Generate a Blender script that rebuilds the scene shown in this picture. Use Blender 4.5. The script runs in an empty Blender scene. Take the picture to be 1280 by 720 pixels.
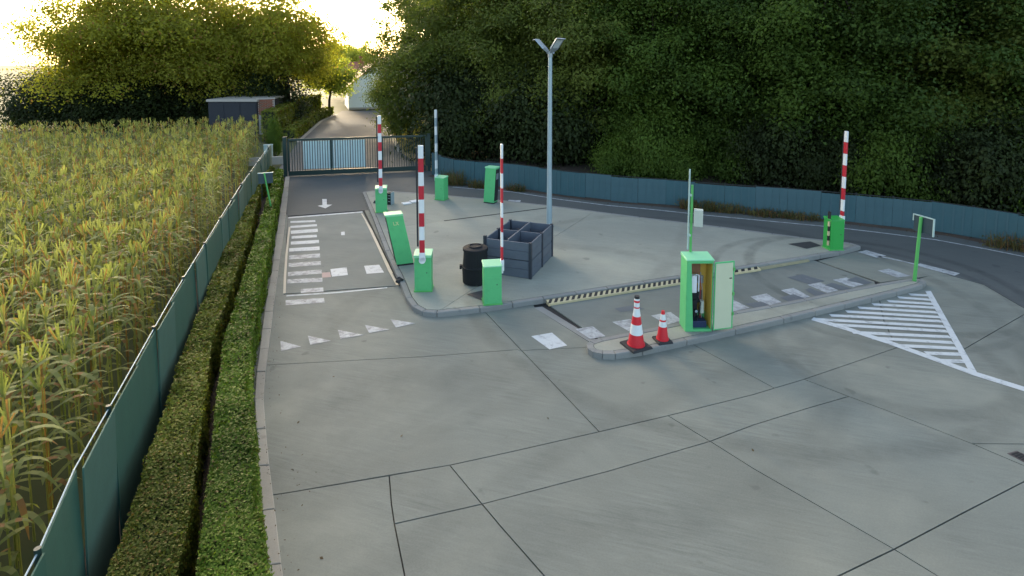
import bpy, bmesh, math, random
import numpy as np
from mathutils import Vector, Matrix
R = math.radians
random.seed(7)
rng = np.random.default_rng(11)
S = bpy.context.scene
COL = S.collection

# ------------------------------------------------------------ camera
YAW = math.atan(254.0 / (690.0 / math.cos(R(5))))
cam_d = bpy.data.cameras.new('camera')
cam = bpy.data.objects.new('camera', cam_d)
COL.objects.link(cam)
cam.location = (0, 0, 6.0)
cam.rotation_euler = (R(85), 0, -YAW)
cam_d.sensor_width = 36.0
cam_d.lens = 19.406
cam_d.shift_y = -0.17549
cam_d.clip_start = 0.1
cam_d.clip_end = 2000
S.camera = cam

# ------------------------------------------------------------ sky, sun, exposure
SUN_EL, SUN_ROT = R(11), R(-4)
W = bpy.data.worlds.new('World')
S.world = W
W.use_nodes = True
wn = W.node_tree
wn.nodes.clear()
sky = wn.nodes.new('ShaderNodeTexSky')
sky.sky_type = 'NISHITA'
sky.sun_disc = False
sky.sun_elevation = SUN_EL
sky.sun_rotation = SUN_ROT
sky.air_density = 0.75
sky.dust_density = 3.5
sky.ozone_density = 0.3
bg = wn.nodes.new('ShaderNodeBackground')
bg.inputs['Strength'].default_value = 0.15
wo = wn.nodes.new('ShaderNodeOutputWorld')
wn.links.new(sky.outputs[0], bg.inputs[0])
wn.links.new(bg.outputs[0], wo.inputs[0])
sd = bpy.data.lights.new('sun', 'SUN')
sd.energy = 1.2
sd.angle = R(4)
sd.color = (1.0, 0.86, 0.66)
so = bpy.data.objects.new('sun', sd)
COL.objects.link(so)
sdir = Vector((math.sin(SUN_ROT) * math.cos(SUN_EL), math.cos(SUN_ROT) * math.cos(SUN_EL), math.sin(SUN_EL)))
so.rotation_euler = sdir.to_track_quat('Z', 'Y').to_euler()
so.location = (0, 60, 40)
S.view_settings.view_transform = 'Standard'
S.view_settings.look = 'None'
S.view_settings.gamma = 1
S.view_settings.exposure = 2.33

# ------------------------------------------------------------ helpers
class MB:
    def __init__(s):
        s.v, s.f, s.m = [], [], []
    def face(s, pts, m=0):
        b = len(s.v)
        s.v += [tuple(p) for p in pts]
        s.f.append(tuple(range(b, b + len(pts))))
        s.m.append(m)
    def hexa(s, p, m=0):          # 8 points: bottom 4 ccw, top 4 ccw
        b = len(s.v)
        s.v += [tuple(q) for q in p]
        for q in ((3, 2, 1, 0), (4, 5, 6, 7), (0, 1, 5, 4), (1, 2, 6, 5), (2, 3, 7, 6), (3, 0, 4, 7)):
            s.f.append(tuple(b + i for i in q))
            s.m.append(m)
    def box(s, x0, x1, y0, y1, z0, z1, m=0):
        s.hexa([(x0, y0, z0), (x1, y0, z0), (x1, y1, z0), (x0, y1, z0), (x0, y0, z1), (x1, y0, z1), (x1, y1, z1), (x0, y1, z1)], m)
    def prism(s, poly, z0, z1, m=0):
        a = sum(poly[i][0] * poly[(i + 1) % len(poly)][1] - poly[(i + 1) % len(poly)][0] * poly[i][1] for i in range(len(poly)))
        if a < 0:
            poly = poly[::-1]
        n = len(poly)
        b = len(s.v)
        s.v += [(p[0], p[1], z0) for p in poly] + [(p[0], p[1], z1) for p in poly]
        s.f.append(tuple(b + i for i in reversed(range(n))))
        s.f.append(tuple(b + n + i for i in range(n)))
        s.m += [m, m]
        for i in range(n):
            j = (i + 1) % n
            s.f.append((b + i, b + j, b + n + j, b + n + i))
            s.m.append(m)
    def beam(s, a, b, w, h, m=0, up=(0, 0, 1)):
        a, b = Vector(a), Vector(b)
        d = (b - a).normalized()
        u = Vector(up)
        if abs(d.dot(u)) > .98:
            u = Vector((0, 1, 0))
        r = d.cross(u).normalized() * w / 2
        t = r.cross(d).normalized() * h / 2
        s.hexa([a - r - t, a + r - t, b + r - t, b - r - t, a - r + t, a + r + t, b + r + t, b - r + t], m)
    def tube(s, path, rad, n=8, m=0, caps=True):
        b = len(s.v)
        k = len(path)
        P = [Vector(p) for p in path]
        ref = None
        for i in range(k):
            d = (P[min(i + 1, k - 1)] - P[max(i - 1, 0)]).normalized()
            if ref is None:
                ref = d.orthogonal().normalized()
            ref = (ref - d * ref.dot(d)).normalized()
            q = d.cross(ref)
            r = rad[i] if hasattr(rad, '__len__') else rad
            for j in range(n):
                t = 2 * math.pi * j / n
                s.v.append(tuple(P[i] + (ref * math.cos(t) + q * math.sin(t)) * r))
        for i in range(k - 1):
            for j in range(n):
                j2 = (j + 1) % n
                s.f.append((b + i * n + j, b + i * n + j2, b + (i + 1) * n + j2, b + (i + 1) * n + j))
                s.m.append(m)
        if caps:
            s.f.append(tuple(b + j for j in reversed(range(n))))
            s.f.append(tuple(b + (k - 1) * n + j for j in range(n)))
            s.m += [m, m]
    def lathe(s, prof, n=24, m=0):       # profile of (r, z[, material])
        s_b = len(s.v)
        for p in prof:
            for j in range(n):
                t = 2 * math.pi * j / n
                s.v.append((p[0] * math.cos(t), p[0] * math.sin(t), p[1]))
        for i in range(len(prof) - 1):
            mm = prof[i + 1][2] if len(prof[i + 1]) > 2 else m
            for j in range(n):
                j2 = (j + 1) % n
                s.f.append((s_b + i * n + j, s_b + i * n + j2, s_b + (i + 1) * n + j2, s_b + (i + 1) * n + j))
                s.m.append(mm)
        s.f.append(tuple(s_b + (len(prof) - 1) * n + j for j in range(n)))
        s.m.append(prof[-1][2] if len(prof[-1]) > 2 else m)
        s.f.append(tuple(s_b + j for j in reversed(range(n))))
        s.m.append(m)
    def mesh(s, name, mats):
        me = bpy.data.meshes.new(name)
        me.from_pydata(s.v, [], s.f)
        for m in (mats if isinstance(mats, (list, tuple)) else [mats]):
            me.materials.append(m)
        me.polygons.foreach_set('material_index', s.m)
        me.update()
        return me
    def build(s, name, mats, parent=None, loc=(0, 0, 0), rz=0, bevel=0, smooth=False):
        return link(name, s.mesh(name, mats), parent, loc, rz, bevel, smooth)

def link(name, me, parent=None, loc=(0, 0, 0), rz=0, bevel=0, smooth=False):
    o = bpy.data.objects.new(name, me)
    COL.objects.link(o)
    o.location = loc
    o.rotation_euler = (0, 0, rz)
    if parent:
        o.parent = parent
    if bevel:
        b = o.modifiers.new('bevel', 'BEVEL')
        b.width = bevel
        b.segments = 2
        b.limit_method = 'ANGLE'
        b.angle_limit = R(40)
    if smooth:
        me.polygons.foreach_set('use_smooth', [True] * len(me.polygons))
    return o

def thing(name, label, cat, loc=(0, 0, 0), rz=0, group=None):
    o = bpy.data.objects.new(name, None)
    COL.objects.link(o)
    o.empty_display_size = .2
    o.location = loc if len(loc) == 3 else (loc[0], loc[1], 0)
    o.rotation_euler = (0, 0, rz)
    return tag(o, label, cat, group)

def tag(o, label, cat, group=None, kind=None):
    o['label'] = label
    o['category'] = cat
    if group:
        o['group'] = group
    if kind:
        o['kind'] = kind
    return o

def struct(o):
    o['kind'] = 'structure'
    return o

def stuff(o, label=None, cat=None):
    o['kind'] = 'stuff'
    if label:
        o['label'] = label
        o['category'] = cat
    return o

def face_cam(p):
    return -math.atan2(p[0], p[1])

def inset(poly, d):
    n = len(poly)
    a = sum(poly[i][0] * poly[(i + 1) % n][1] - poly[(i + 1) % n][0] * poly[i][1] for i in range(n))
    if a < 0:
        poly = poly[::-1]
    out = []
    for i in range(n):
        p, q, r = Vector(poly[i - 1]), Vector(poly[i]), Vector(poly[(i + 1) % n])
        e1, e2 = (q - p).normalized(), (r - q).normalized()
        n1, n2 = Vector((-e1.y, e1.x)), Vector((-e2.y, e2.x))
        b = n1 + n2
        if b.length < .2:
            out.append(tuple(q + n1 * d))
            continue
        b.normalize()
        k = d / max(.35, b.dot(n1))
        out.append(tuple(q + b * k))
    return out

def resample(pl, step):
    P = [Vector(p) for p in pl]
    L = [0]
    for i in range(len(P) - 1):
        L.append(L[-1] + (P[i + 1] - P[i]).length)
    n = max(1, round(L[-1] / step))
    out = []
    for k in range(n + 1):
        t = L[-1] * k / n
        i = 0
        while i < len(P) - 2 and L[i + 1] < t:
            i += 1
        u = (t - L[i]) / max(1e-6, L[i + 1] - L[i])
        out.append(tuple(P[i].lerp(P[i + 1], min(1, u))))
    return out

def offset_line(pl, d):             # to the left of travel for d > 0
    out = []
    for i in range(len(pl)):
        a, b = Vector(pl[max(0, i - 1)]), Vector(pl[min(len(pl) - 1, i + 1)])
        e = (b - a).normalized()
        out.append((pl[i][0] - e.y * d, pl[i][1] + e.x * d))
    return out

# ------------------------------------------------------------ materials
def nodes(name):
    m = bpy.data.materials.new(name)
    m.use_nodes = True
    nt = m.node_tree
    return m, nt, nt.nodes['Principled BSDF']

def N(nt, typ, **kw):
    n = nt.nodes.new(typ)
    for k, v in kw.items():
        if k in n.inputs:
            n.inputs[k].default_value = v
        else:
            setattr(n, k, v)
    return n

def mixc(nt, fac, a, b, blend='MIX'):
    n = nt.nodes.new('ShaderNodeMix')
    n.data_type = 'RGBA'
    n.blend_type = blend
    for sock, val in ((n.inputs[0], fac), (n.inputs[6], a), (n.inputs[7], b)):
        if hasattr(val, 'is_output'):
            nt.links.new(val, sock)
        else:
            sock.default_value = (*val, 1) if isinstance(val, tuple) else val
    return n.outputs[2]

def ramp(nt, src, p0, p1, c0=(0, 0, 0), c1=(1, 1, 1)):
    r = nt.nodes.new('ShaderNodeValToRGB')
    r.color_ramp.elements[0].position = p0
    r.color_ramp.elements[1].position = p1
    r.color_ramp.elements[0].color = (*c0, 1)
    r.color_ramp.elements[1].color = (*c1, 1)
    nt.links.new(src, r.inputs[0])
    return r.outputs[0]

def noise(nt, vec, scale, detail=5, rough=.6, dist=0):
    n = N(nt, 'ShaderNodeTexNoise', Scale=scale, Detail=detail, Roughness=rough, Distortion=dist)
    nt.links.new(vec, n.inputs['Vector'])
    return n.outputs[0]

def geo_pos(nt):
    return N(nt, 'ShaderNodeNewGeometry').outputs['Position']

def mapped(nt, vec, scale=(1, 1, 1), rot=(0, 0, 0)):
    n = N(nt, 'ShaderNodeMapping')
    n.vector_type = 'TEXTURE'
    n.inputs['Scale'].default_value = tuple(1 / q for q in scale)
    n.inputs['Rotation'].default_value = rot
    nt.links.new(vec, n.inputs['Vector'])
    return n.outputs[0]

def bump(nt, bs, h, strength, dist=.01):
    b = N(nt, 'ShaderNodeBump', Strength=strength, Distance=dist)
    nt.links.new(h, b.inputs['Height'])
    nt.links.new(b.outputs[0], bs.inputs['Normal'])

def pmat(name, col, rough=.5, var=.12, scale=6, metal=0, bmp=0, dirt=0, dirtcol=(.12, .1, .08), spec=.5):
    m, nt, bs = nodes(name)
    v = N(nt, 'ShaderNodeTexCoord').outputs['Object']
    f = noise(nt, v, scale)
    c = mixc(nt, f, tuple(x * (1 - var) for x in col), tuple(min(1, x * (1 + var)) for x in col))
    if dirt:
        d = ramp(nt, noise(nt, v, scale * 1.7, 8, .7), .5, .8)
        mul = N(nt, 'ShaderNodeMath', operation='MULTIPLY')
        nt.links.new(d, mul.inputs[0])
        mul.inputs[1].default_value = dirt
        c = mixc(nt, mul.outputs[0], c, dirtcol)
    nt.links.new(c, bs.inputs['Base Color'])
    bs.inputs['Roughness'].default_value = rough
    bs.inputs['Metallic'].default_value = metal
    bs.inputs['Specular IOR Level'].default_value = spec
    if bmp:
        bump(nt, bs, noise(nt, v, scale * 8), bmp)
    return m

def leafmat(name, ca, cb, cc=None, trans=.4, third=.15):
    m, nt, bs = nodes(name)
    rnd = N(nt, 'ShaderNodeNewGeometry').outputs['Random Per Island']
    c = mixc(nt, rnd, ca, cb)
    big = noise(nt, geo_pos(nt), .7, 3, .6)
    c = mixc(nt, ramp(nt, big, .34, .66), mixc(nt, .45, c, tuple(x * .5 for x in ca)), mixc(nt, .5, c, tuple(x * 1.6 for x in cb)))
    if cc:
        r2 = N(nt, 'ShaderNodeMath', operation='FRACT')
        mu = N(nt, 'ShaderNodeMath', operation='MULTIPLY')
        nt.links.new(rnd, mu.inputs[0])
        mu.inputs[1].default_value = 17.3
        nt.links.new(mu.outputs[0], r2.inputs[0])
        c = mixc(nt, ramp(nt, r2.outputs[0], 1 - third - .01, 1 - third + .01), c, cc)
    nt.links.new(c, bs.inputs['Base Color'])
    bs.inputs['Roughness'].default_value = .55
    bs.inputs['Specular IOR Level'].default_value = .12
    tr = N(nt, 'ShaderNodeBsdfTranslucent')
    nt.links.new(mixc(nt, 1.0, c, (1.5, 1.6, .7), 'MULTIPLY'), tr.inputs[0])
    mx = N(nt, 'ShaderNodeMixShader')
    mx.inputs[0].default_value = trans
    nt.links.new(bs.outputs[0], mx.inputs[1])
    nt.links.new(tr.outputs[0], mx.inputs[2])
    nt.links.new(mx.outputs[0], nt.nodes['Material Output'].inputs[0])
    return m

def circ(a, b, c):
    ax, ay, bx, by, cx, cy = *a, *b, *c
    d = 2 * (ax * (by - cy) + bx * (cy - ay) + cx * (ay - by))
    ux = ((ax * ax + ay * ay) * (by - cy) + (bx * bx + by * by) * (cy - ay) + (cx * cx + cy * cy) * (ay - by)) / d
    uy = ((ax * ax + ay * ay) * (cx - bx) + (bx * bx + by * by) * (ax - cx) + (cx * cx + cy * cy) * (bx - ax)) / d
    return (ux, uy, math.hypot(ax - ux, ay - uy))
# tyre tracks (centre x, y, radius, half width, strength) and oil stains (x, y, rx, ry, angle, strength)
TRACKS = [(*circ((17.768,10.914), (17.67,9.541), (16.821,8.133)), .16, .65), (*circ((17.031,10.898), (16.928,9.45), (16.033,7.941)), .14, .55), (*circ((9.446,6.145), (10.226,5.676), (12.36,6.157)), .2, .42), (*circ((8.843,5.359), (10.107,5.29), (12.761,6.01)), .2, .42),
          (*circ((3.292,7.21), (7.178,8.058), (13.634,8.113)), .22, .28), (*circ((3.199,8.723), (7.369,9.255), (14.169,8.813)), .22, .25), (*circ((0.332,8.481), (3.455,9.423), (8.679,12.299)), .25, .25), (*circ((0.042,11.942), (0.233,8.911), (1.961,6.586)), .3, .3)]
STAINS = [(*(0.964,9.794), 2.2, 1.1, .3, .4), (*(2.31,9.843), 2.0, .7, .1, .3), (*(0.185,7.836), 1.4, .7, .2, .35), (*(11.112,8.061), 1.6, .8, .5, .32), (*(8.736,9.117), 1.2, .5, .2, .2), (*(2.155,5.876), 1.3, .7, .3, .25), (*(12.494,11.626), 2.2, .9, .2, .35), (*(5.942,12.584), 1.6, .5, .2, .2), (*(-0.018,8.609), .9, 1.6, .2, .25), (*(6.433,5.545), 1.9, .6, .4, .22)]
def ground_marks(nt, p, c, col):
    sep = N(nt, 'ShaderNodeSeparateXYZ'); nt.links.new(p, sep.inputs[0])
    flat = N(nt, 'ShaderNodeCombineXYZ'); nt.links.new(sep.outputs[0], flat.inputs[0]); nt.links.new(sep.outputs[1], flat.inputs[1])
    brk = noise(nt, p, 1.3, 5, .7)
    tot = None
    for (x, y, rad, hw, stg) in TRACKS:
        d = N(nt, 'ShaderNodeVectorMath', operation='DISTANCE'); nt.links.new(flat.outputs[0], d.inputs[0]); d.inputs[1].default_value = (x, y, 0)
        a = N(nt, 'ShaderNodeMath', operation='SUBTRACT'); nt.links.new(d.outputs['Value'], a.inputs[0]); a.inputs[1].default_value = rad
        b = N(nt, 'ShaderNodeMath', operation='ABSOLUTE'); nt.links.new(a.outputs[0], b.inputs[0])
        m = N(nt, 'ShaderNodeMapRange'); m.interpolation_type = 'SMOOTHSTEP'
        nt.links.new(b.outputs[0], m.inputs[0]); m.inputs[1].default_value = hw * 1.4; m.inputs[2].default_value = hw * .4; m.inputs[3].default_value = 0; m.inputs[4].default_value = stg
        if tot is None: tot = m.outputs[0]
        else:
            q = N(nt, 'ShaderNodeMath', operation='MAXIMUM'); nt.links.new(tot, q.inputs[0]); nt.links.new(m.outputs[0], q.inputs[1]); tot = q.outputs[0]
    for (x, y, rx, ry, ang, stg) in STAINS:
        mp = N(nt, 'ShaderNodeMapping'); mp.vector_type = 'TEXTURE'; nt.links.new(flat.outputs[0], mp.inputs[0])
        mp.inputs['Location'].default_value = (x, y, 0); mp.inputs['Rotation'].default_value = (0, 0, ang); mp.inputs['Scale'].default_value = (rx, ry, 1)
        ln = N(nt, 'ShaderNodeVectorMath', operation='LENGTH'); nt.links.new(mp.outputs[0], ln.inputs[0])
        m = N(nt, 'ShaderNodeMapRange'); m.interpolation_type = 'SMOOTHSTEP'
        nt.links.new(ln.outputs['Value'], m.inputs[0]); m.inputs[1].default_value = 1.25; m.inputs[2].default_value = .1; m.inputs[3].default_value = 0; m.inputs[4].default_value = stg
        q = N(nt, 'ShaderNodeMath', operation='MAXIMUM'); nt.links.new(tot, q.inputs[0]); nt.links.new(m.outputs[0], q.inputs[1]); tot = q.outputs[0]
    br = ramp(nt, brk, .25, .7)
    q = N(nt, 'ShaderNodeMath', operation='MULTIPLY'); nt.links.new(tot, q.inputs[0]); nt.links.new(br, q.inputs[1])
    return mixc(nt, q.outputs[0], c, tuple(x * .4 for x in col))
def concrete(name, col, warm, stain=.5, streak=.5, marks=True):
    m, nt, bs = nodes(name)
    p = geo_pos(nt)
    oi = N(nt, 'ShaderNodeObjectInfo').outputs['Random']
    c = mixc(nt, ramp(nt, noise(nt, p, .22, 4, .55, .6), .36, .66), col, warm)
    hv = N(nt, 'ShaderNodeHueSaturation')
    mr = N(nt, 'ShaderNodeMapRange')
    nt.links.new(oi, mr.inputs[0])
    mr.inputs[3].default_value = .9
    mr.inputs[4].default_value = 1.08
    nt.links.new(mr.outputs[0], hv.inputs['Value'])
    nt.links.new(c, hv.inputs['Color'])
    c = hv.outputs[0]
    dark = tuple(x * .62 for x in col)
    st = ramp(nt, noise(nt, mapped(nt, p, (.5, 1.1, 1), (0, 0, R(-36))), .5, 7, .66, .8), .44, .74)
    k = N(nt, 'ShaderNodeMath', operation='MULTIPLY'); nt.links.new(st, k.inputs[0]); k.inputs[1].default_value = stain
    c = mixc(nt, k.outputs[0], c, dark)
    # broom streaks left by the float
    br = ramp(nt, noise(nt, mapped(nt, p, (1.0, 11, 1), (0, 0, R(-36))), 1.5, 7, .72, .5), .3, .72)
    patch = ramp(nt, noise(nt, p, .8, 3, .5), .35, .7)
    k2 = N(nt, 'ShaderNodeMath', operation='MULTIPLY'); nt.links.new(patch, k2.inputs[0]); k2.inputs[1].default_value = streak
    c = mixc(nt, k2.outputs[0], c, mixc(nt, br, tuple(x * .66 for x in col), tuple(min(1, x * 1.42) for x in col)))
    fine = noise(nt, p, 38, 8, .75)
    c = mixc(nt, .28, c, mixc(nt, ramp(nt, fine, .3, .7), tuple(x * .6 for x in col), tuple(x * 1.35 for x in col)))
    # small oil spots
    sp = ramp(nt, noise(nt, p, 2.7, 2, .4), .71, .76)
    k3 = N(nt, 'ShaderNodeMath', operation='MULTIPLY'); nt.links.new(sp, k3.inputs[0]); k3.inputs[1].default_value = .4
    c = mixc(nt, k3.outputs[0], c, tuple(x * .45 for x in col))
    if marks:
        c = ground_marks(nt, p, c, col)
    nt.links.new(c, bs.inputs['Base Color'])
    bs.inputs['Roughness'].default_value = .82
    bs.inputs['Specular IOR Level'].default_value = .3
    bump(nt, bs, mixc(nt, .5, fine, br), .25, .006)
    return m

def paint(name, col, wear):
    """worn road paint: the bare surface shows through where it has been driven off"""
    m, nt, bs = nodes(name)
    p = geo_pos(nt)
    w = noise(nt, p, 5.5, 8, .75, .4)
    f = ramp(nt, w, wear - .1, wear + .08)
    c = mixc(nt, f, (.2, .205, .2), col)
    c = mixc(nt, .2, c, mixc(nt, noise(nt, p, 50, 3), (.2, .2, .2), col))
    nt.links.new(c, bs.inputs['Base Color'])
    bs.inputs['Roughness'].default_value = .7
    return m

M = {}
M['slab'] = concrete('yard_concrete', (.178, .189, .158), (.318, .318, .248), .7, .85)
M['deck'] = concrete('deck_concrete', (.158, .174, .152), (.25, .258, .214), .55, .6)
M['island'] = concrete('island_concrete', (.26, .268, .22), (.4, .395, .305), .5, .6)
M['kerb'] = concrete('kerb_concrete', (.33, .305, .25), (.4, .365, .295), .5, .2, False)
M['kerbgrey'] = concrete('island_kerb_concrete', (.225, .228, .21), (.27, .265, .235), .5, .2, False)
def dull(m, sp):
    m.node_tree.nodes['Principled BSDF'].inputs['Specular IOR Level'].default_value = sp
M['asphalt'] = concrete('asphalt', (.08, .089, .084), (.12, .124, .114), .5, .6)
M['farroad'] = concrete('old_asphalt', (.13, .128, .117), (.16, .155, .14), .4, .2, False)
dull(M['farroad'], .05)
M['joint'] = pmat('joint_dirt', (.018, .018, .016), .9)
M['soil'] = pmat('soil', (.06, .042, .027), .95, .4, 1.2, bmp=.6)
M['field'] = pmat('field_grass', (.075, .085, .025), .95, .4, .25, bmp=.6, dirt=.5, dirtcol=(.1, .075, .04))
M['white'] = paint('white_road_paint', (.56, .585, .565), .4)
M['whiteworn'] = paint('worn_white_road_paint', (.45, .475, .465), .5)
M['pink'] = paint('red_stain', (.36, .25, .23), .4)
M['darkpatch'] = paint('blacked_out_paint', (.1, .115, .12), .36)
M['cream'] = paint('cream_road_paint', (.55, .49, .36), .35)
M['green'] = pmat('green_lacquer', (.105, .49, .175), .5, .06, 3, dirt=.32, dirtcol=(.05, .25, .09))
M['green_shaded'] = pmat('shaded_deep_green_lacquer', (.03, .36, .06), .45, .06, 3, dirt=.2, dirtcol=(.03, .2, .05))  # deeper green, partly its own tint, partly shade put into the colour
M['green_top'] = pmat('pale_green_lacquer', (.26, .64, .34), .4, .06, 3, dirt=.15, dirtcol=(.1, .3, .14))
M['greenpost'] = pmat('green_post_lacquer', (.1, .42, .1), .45, .1, 5, dirt=.2)
M['creamgreen'] = pmat('cream_door_lining', (.56, .58, .39), .5, .05, 3, dirt=.12, dirtcol=(.3, .33, .2))
M['warm_lit_cream'] = pmat('warm_lit_cream_lining', (.6, .4, .07), .5, .15, 4)  # cream cabinet lining, with the warm light inside put into its colour
M['redband'] = pmat('red_band', (.5, .02, .035), .4, .1, 4)
M['whiteband'] = pmat('white_band', (.74, .76, .74), .4, .05, 4, dirt=.15, dirtcol=(.4, .4, .38))
M['rubber'] = pmat('black_rubber', (.02, .021, .022), .7, .2, 6)
M['plastic'] = pmat('black_plastic', (.017, .018, .019), .75, .2, 5, dirt=.2, dirtcol=(.03, .03, .03), spec=.2)
M['conered'] = pmat('cone_red', (.62, .02, .03), .45, .1, 8, dirt=.2, dirtcol=(.3, .03, .03))
M['conewhite'] = pmat('cone_white', (.72, .76, .72), .4, .06, 8, dirt=.3, dirtcol=(.45, .45, .42))
M['board'] = pmat('slate_blue_board', (.1, .118, .142), .5, .18, 4, dirt=.3, dirtcol=(.14, .15, .155), bmp=.1)
M['boarddark'] = pmat('dark_slate_post', (.03, .035, .045), .5, .2, 5)
M['compost'] = pmat('compost', (.02, .018, .012), .95, .4, 12, bmp=.8)
M['galv'] = pmat('galvanised_steel', (.34, .43, .46), .45, .12, 6, metal=.35)
M['lamphead'] = pmat('lamp_housing', (.3, .34, .36), .4, .1, 5, metal=.4)
M['glass'] = pmat('lamp_glass', (.5, .54, .55), .15, .05, 5)
M['teal'] = pmat('teal_screen', (.036, .098, .112), .6, .16, 2.2, dirt=.4, dirtcol=(.075, .135, .15), bmp=.15)
M['teal2'] = pmat('faded_teal_screen', (.05, .11, .124), .6, .16, 2.2, dirt=.4, dirtcol=(.035, .085, .1), bmp=.15)
M['fencedark'] = pmat('dark_fence_steel', (.014, .018, .018), .5)
M['gategreen'] = pmat('dark_green_steel', (.012, .034, .028), .45, .15, 4)
M['palepanel'] = pmat('pale_sheeting', (.68, .82, .79), .6, .1, 3)
M['mesh'] = pmat('green_privacy_screen', (.025, .095, .062), .75, .22, 3, bmp=.2, dirt=.3, dirtcol=(.04, .1, .075))
M['mesh2'] = pmat('pale_green_privacy_screen', (.05, .125, .09), .75, .22, 3, bmp=.2, dirt=.3, dirtcol=(.03, .07, .05))
M['yellow'] = pmat('hazard_yellow', (.55, .46, .26), .6, .15, 5, dirt=.35, dirtcol=(.3, .25, .15))
M['yellowdull'] = pmat('worn_yellow', (.33, .29, .17), .7, .25, 5, dirt=.5, dirtcol=(.2, .19, .15))
M['black'] = pmat('hazard_black', (.016, .015, .012), .6, .2, 5)
M['iron'] = pmat('cast_iron', (.04, .042, .042), .6, .3, 8, bmp=.3)
M['ironbrown'] = pmat('rusty_grate', (.075, .055, .05), .6, .3, 8)
M['bark'] = pmat('bark', (.05, .04, .03), .95, .4, 5, bmp=.8)
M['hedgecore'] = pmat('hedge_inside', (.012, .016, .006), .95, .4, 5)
M['barnwall'] = pmat('white_render', (.88, .92, .9), .8, .05, 1)
M['redtile'] = pmat('red_roof_tile', (.3, .1, .065), .8, .25, 2)
M['brick'] = pmat('red_brick', (.26, .085, .045), .85, .3, 3)
M['brickpale'] = pmat('brown_brick', (.2, .11, .075), .85, .3, 3)
M['darkwall'] = pmat('dark_cladding', (.02, .023, .03), .7, .2, 2)
M['coping'] = pmat('pale_coping', (.42, .38, .33), .8)
M['blue'] = pmat('blue_base', (.012, .025, .075), .5)
M['steelwhite'] = pmat('white_unit', (.75, .76, .76), .35)
M['orange'] = pmat('orange_brown_unit', (.22, .1, .045), .5, .3, 10)
M['sign'] = pmat('slate_sign', (.035, .06, .07), .35, .2, 3)
M['signframe'] = pmat('sign_frame', (.4, .52, .47), .4)
M['utility'] = pmat('pale_teal_cabinet', (.34, .46, .43), .55)
M['boxcream'] = pmat('cream_box', (.5, .53, .44), .5)
M['lettering'] = pmat('pale_yellow_lettering', (.6, .66, .3), .6)
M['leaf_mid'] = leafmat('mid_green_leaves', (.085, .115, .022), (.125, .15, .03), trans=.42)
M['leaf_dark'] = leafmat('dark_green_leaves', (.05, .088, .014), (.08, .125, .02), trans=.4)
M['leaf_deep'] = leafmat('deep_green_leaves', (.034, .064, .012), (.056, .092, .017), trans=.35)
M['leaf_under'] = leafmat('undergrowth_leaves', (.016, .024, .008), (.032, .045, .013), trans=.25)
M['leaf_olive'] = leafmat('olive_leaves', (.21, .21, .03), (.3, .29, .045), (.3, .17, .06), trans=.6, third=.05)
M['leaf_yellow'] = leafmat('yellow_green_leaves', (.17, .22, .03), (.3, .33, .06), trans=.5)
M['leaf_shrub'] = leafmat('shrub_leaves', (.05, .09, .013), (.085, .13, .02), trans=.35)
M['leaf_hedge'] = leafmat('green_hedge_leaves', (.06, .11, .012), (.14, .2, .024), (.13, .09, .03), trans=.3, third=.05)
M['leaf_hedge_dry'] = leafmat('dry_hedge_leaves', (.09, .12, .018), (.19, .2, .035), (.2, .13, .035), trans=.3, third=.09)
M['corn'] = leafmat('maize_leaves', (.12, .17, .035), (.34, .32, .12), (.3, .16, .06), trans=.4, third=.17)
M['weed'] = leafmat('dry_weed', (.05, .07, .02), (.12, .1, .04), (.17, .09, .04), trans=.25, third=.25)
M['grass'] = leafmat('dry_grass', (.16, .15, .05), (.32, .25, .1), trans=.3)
M['litter'] = leafmat('dead_leaves', (.03, .025, .018), (.12, .08, .04), trans=.1)

def group_mesh(name, mats, quads):
    """numpy (n,4,3) quads to one mesh"""
    n = len(quads)
    me = bpy.data.meshes.new(name)
    me.vertices.add(n * 4)
    me.vertices.foreach_set('co', np.ascontiguousarray(quads, dtype=np.float32).ravel())
    me.loops.add(n * 4)
    me.loops.foreach_set('vertex_index', np.arange(n * 4, dtype=np.int32))
    me.polygons.add(n)
    me.polygons.foreach_set('loop_start', np.arange(0, n * 4, 4, dtype=np.int32))
    me.polygons.foreach_set('loop_total', np.full(n, 4, dtype=np.int32))
    me.materials.append(mats)
    me.update(calc_edges=True)
    me.validate()
    return me

def leaf_quads(c, size, flat=.0, aspect=.5, normals=None):
    n = len(c)
    nn = rng.normal(size=(n, 3))
    if normals is not None:
        nn = nn * .42 + normals * 1.2
    nn[:, 2] += flat
    nn /= np.linalg.norm(nn, axis=1, keepdims=True)
    a = rng.normal(size=(n, 3))
    a -= nn * (a * nn).sum(1, keepdims=True)
    a /= np.linalg.norm(a, axis=1, keepdims=True)
    b = np.cross(nn, a)
    s = np.asarray(size).reshape(-1, 1) * np.ones((n, 1))
    q = np.empty((n, 4, 3))
    q[:, 0] = c - a * s * .5
    q[:, 1] = c + b * s * .5 * aspect + a * s * .05
    q[:, 2] = c + a * s * .5 - nn * s * .12
    q[:, 3] = c - b * s * .5 * aspect + a * s * .05
    return q

# ------------------------------------------------------------ ground
mb = MB()
mb.face([(-500, -200, -.12), (500, -200, -.12), (500, 800, -.12), (-500, 800, -.12)])
struct(mb.build('ground', M['field']))
mb = MB()
mb.prism([(-1.3, -14), (34, -14), (34, 12), (21.5, 10.5), (18, 16), (6, 27.5), (5, 30), (-1.3, 30.2), (-1.3, 12)], -.1, -.028)
yard = struct(mb.build('yard', M['joint']))

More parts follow.
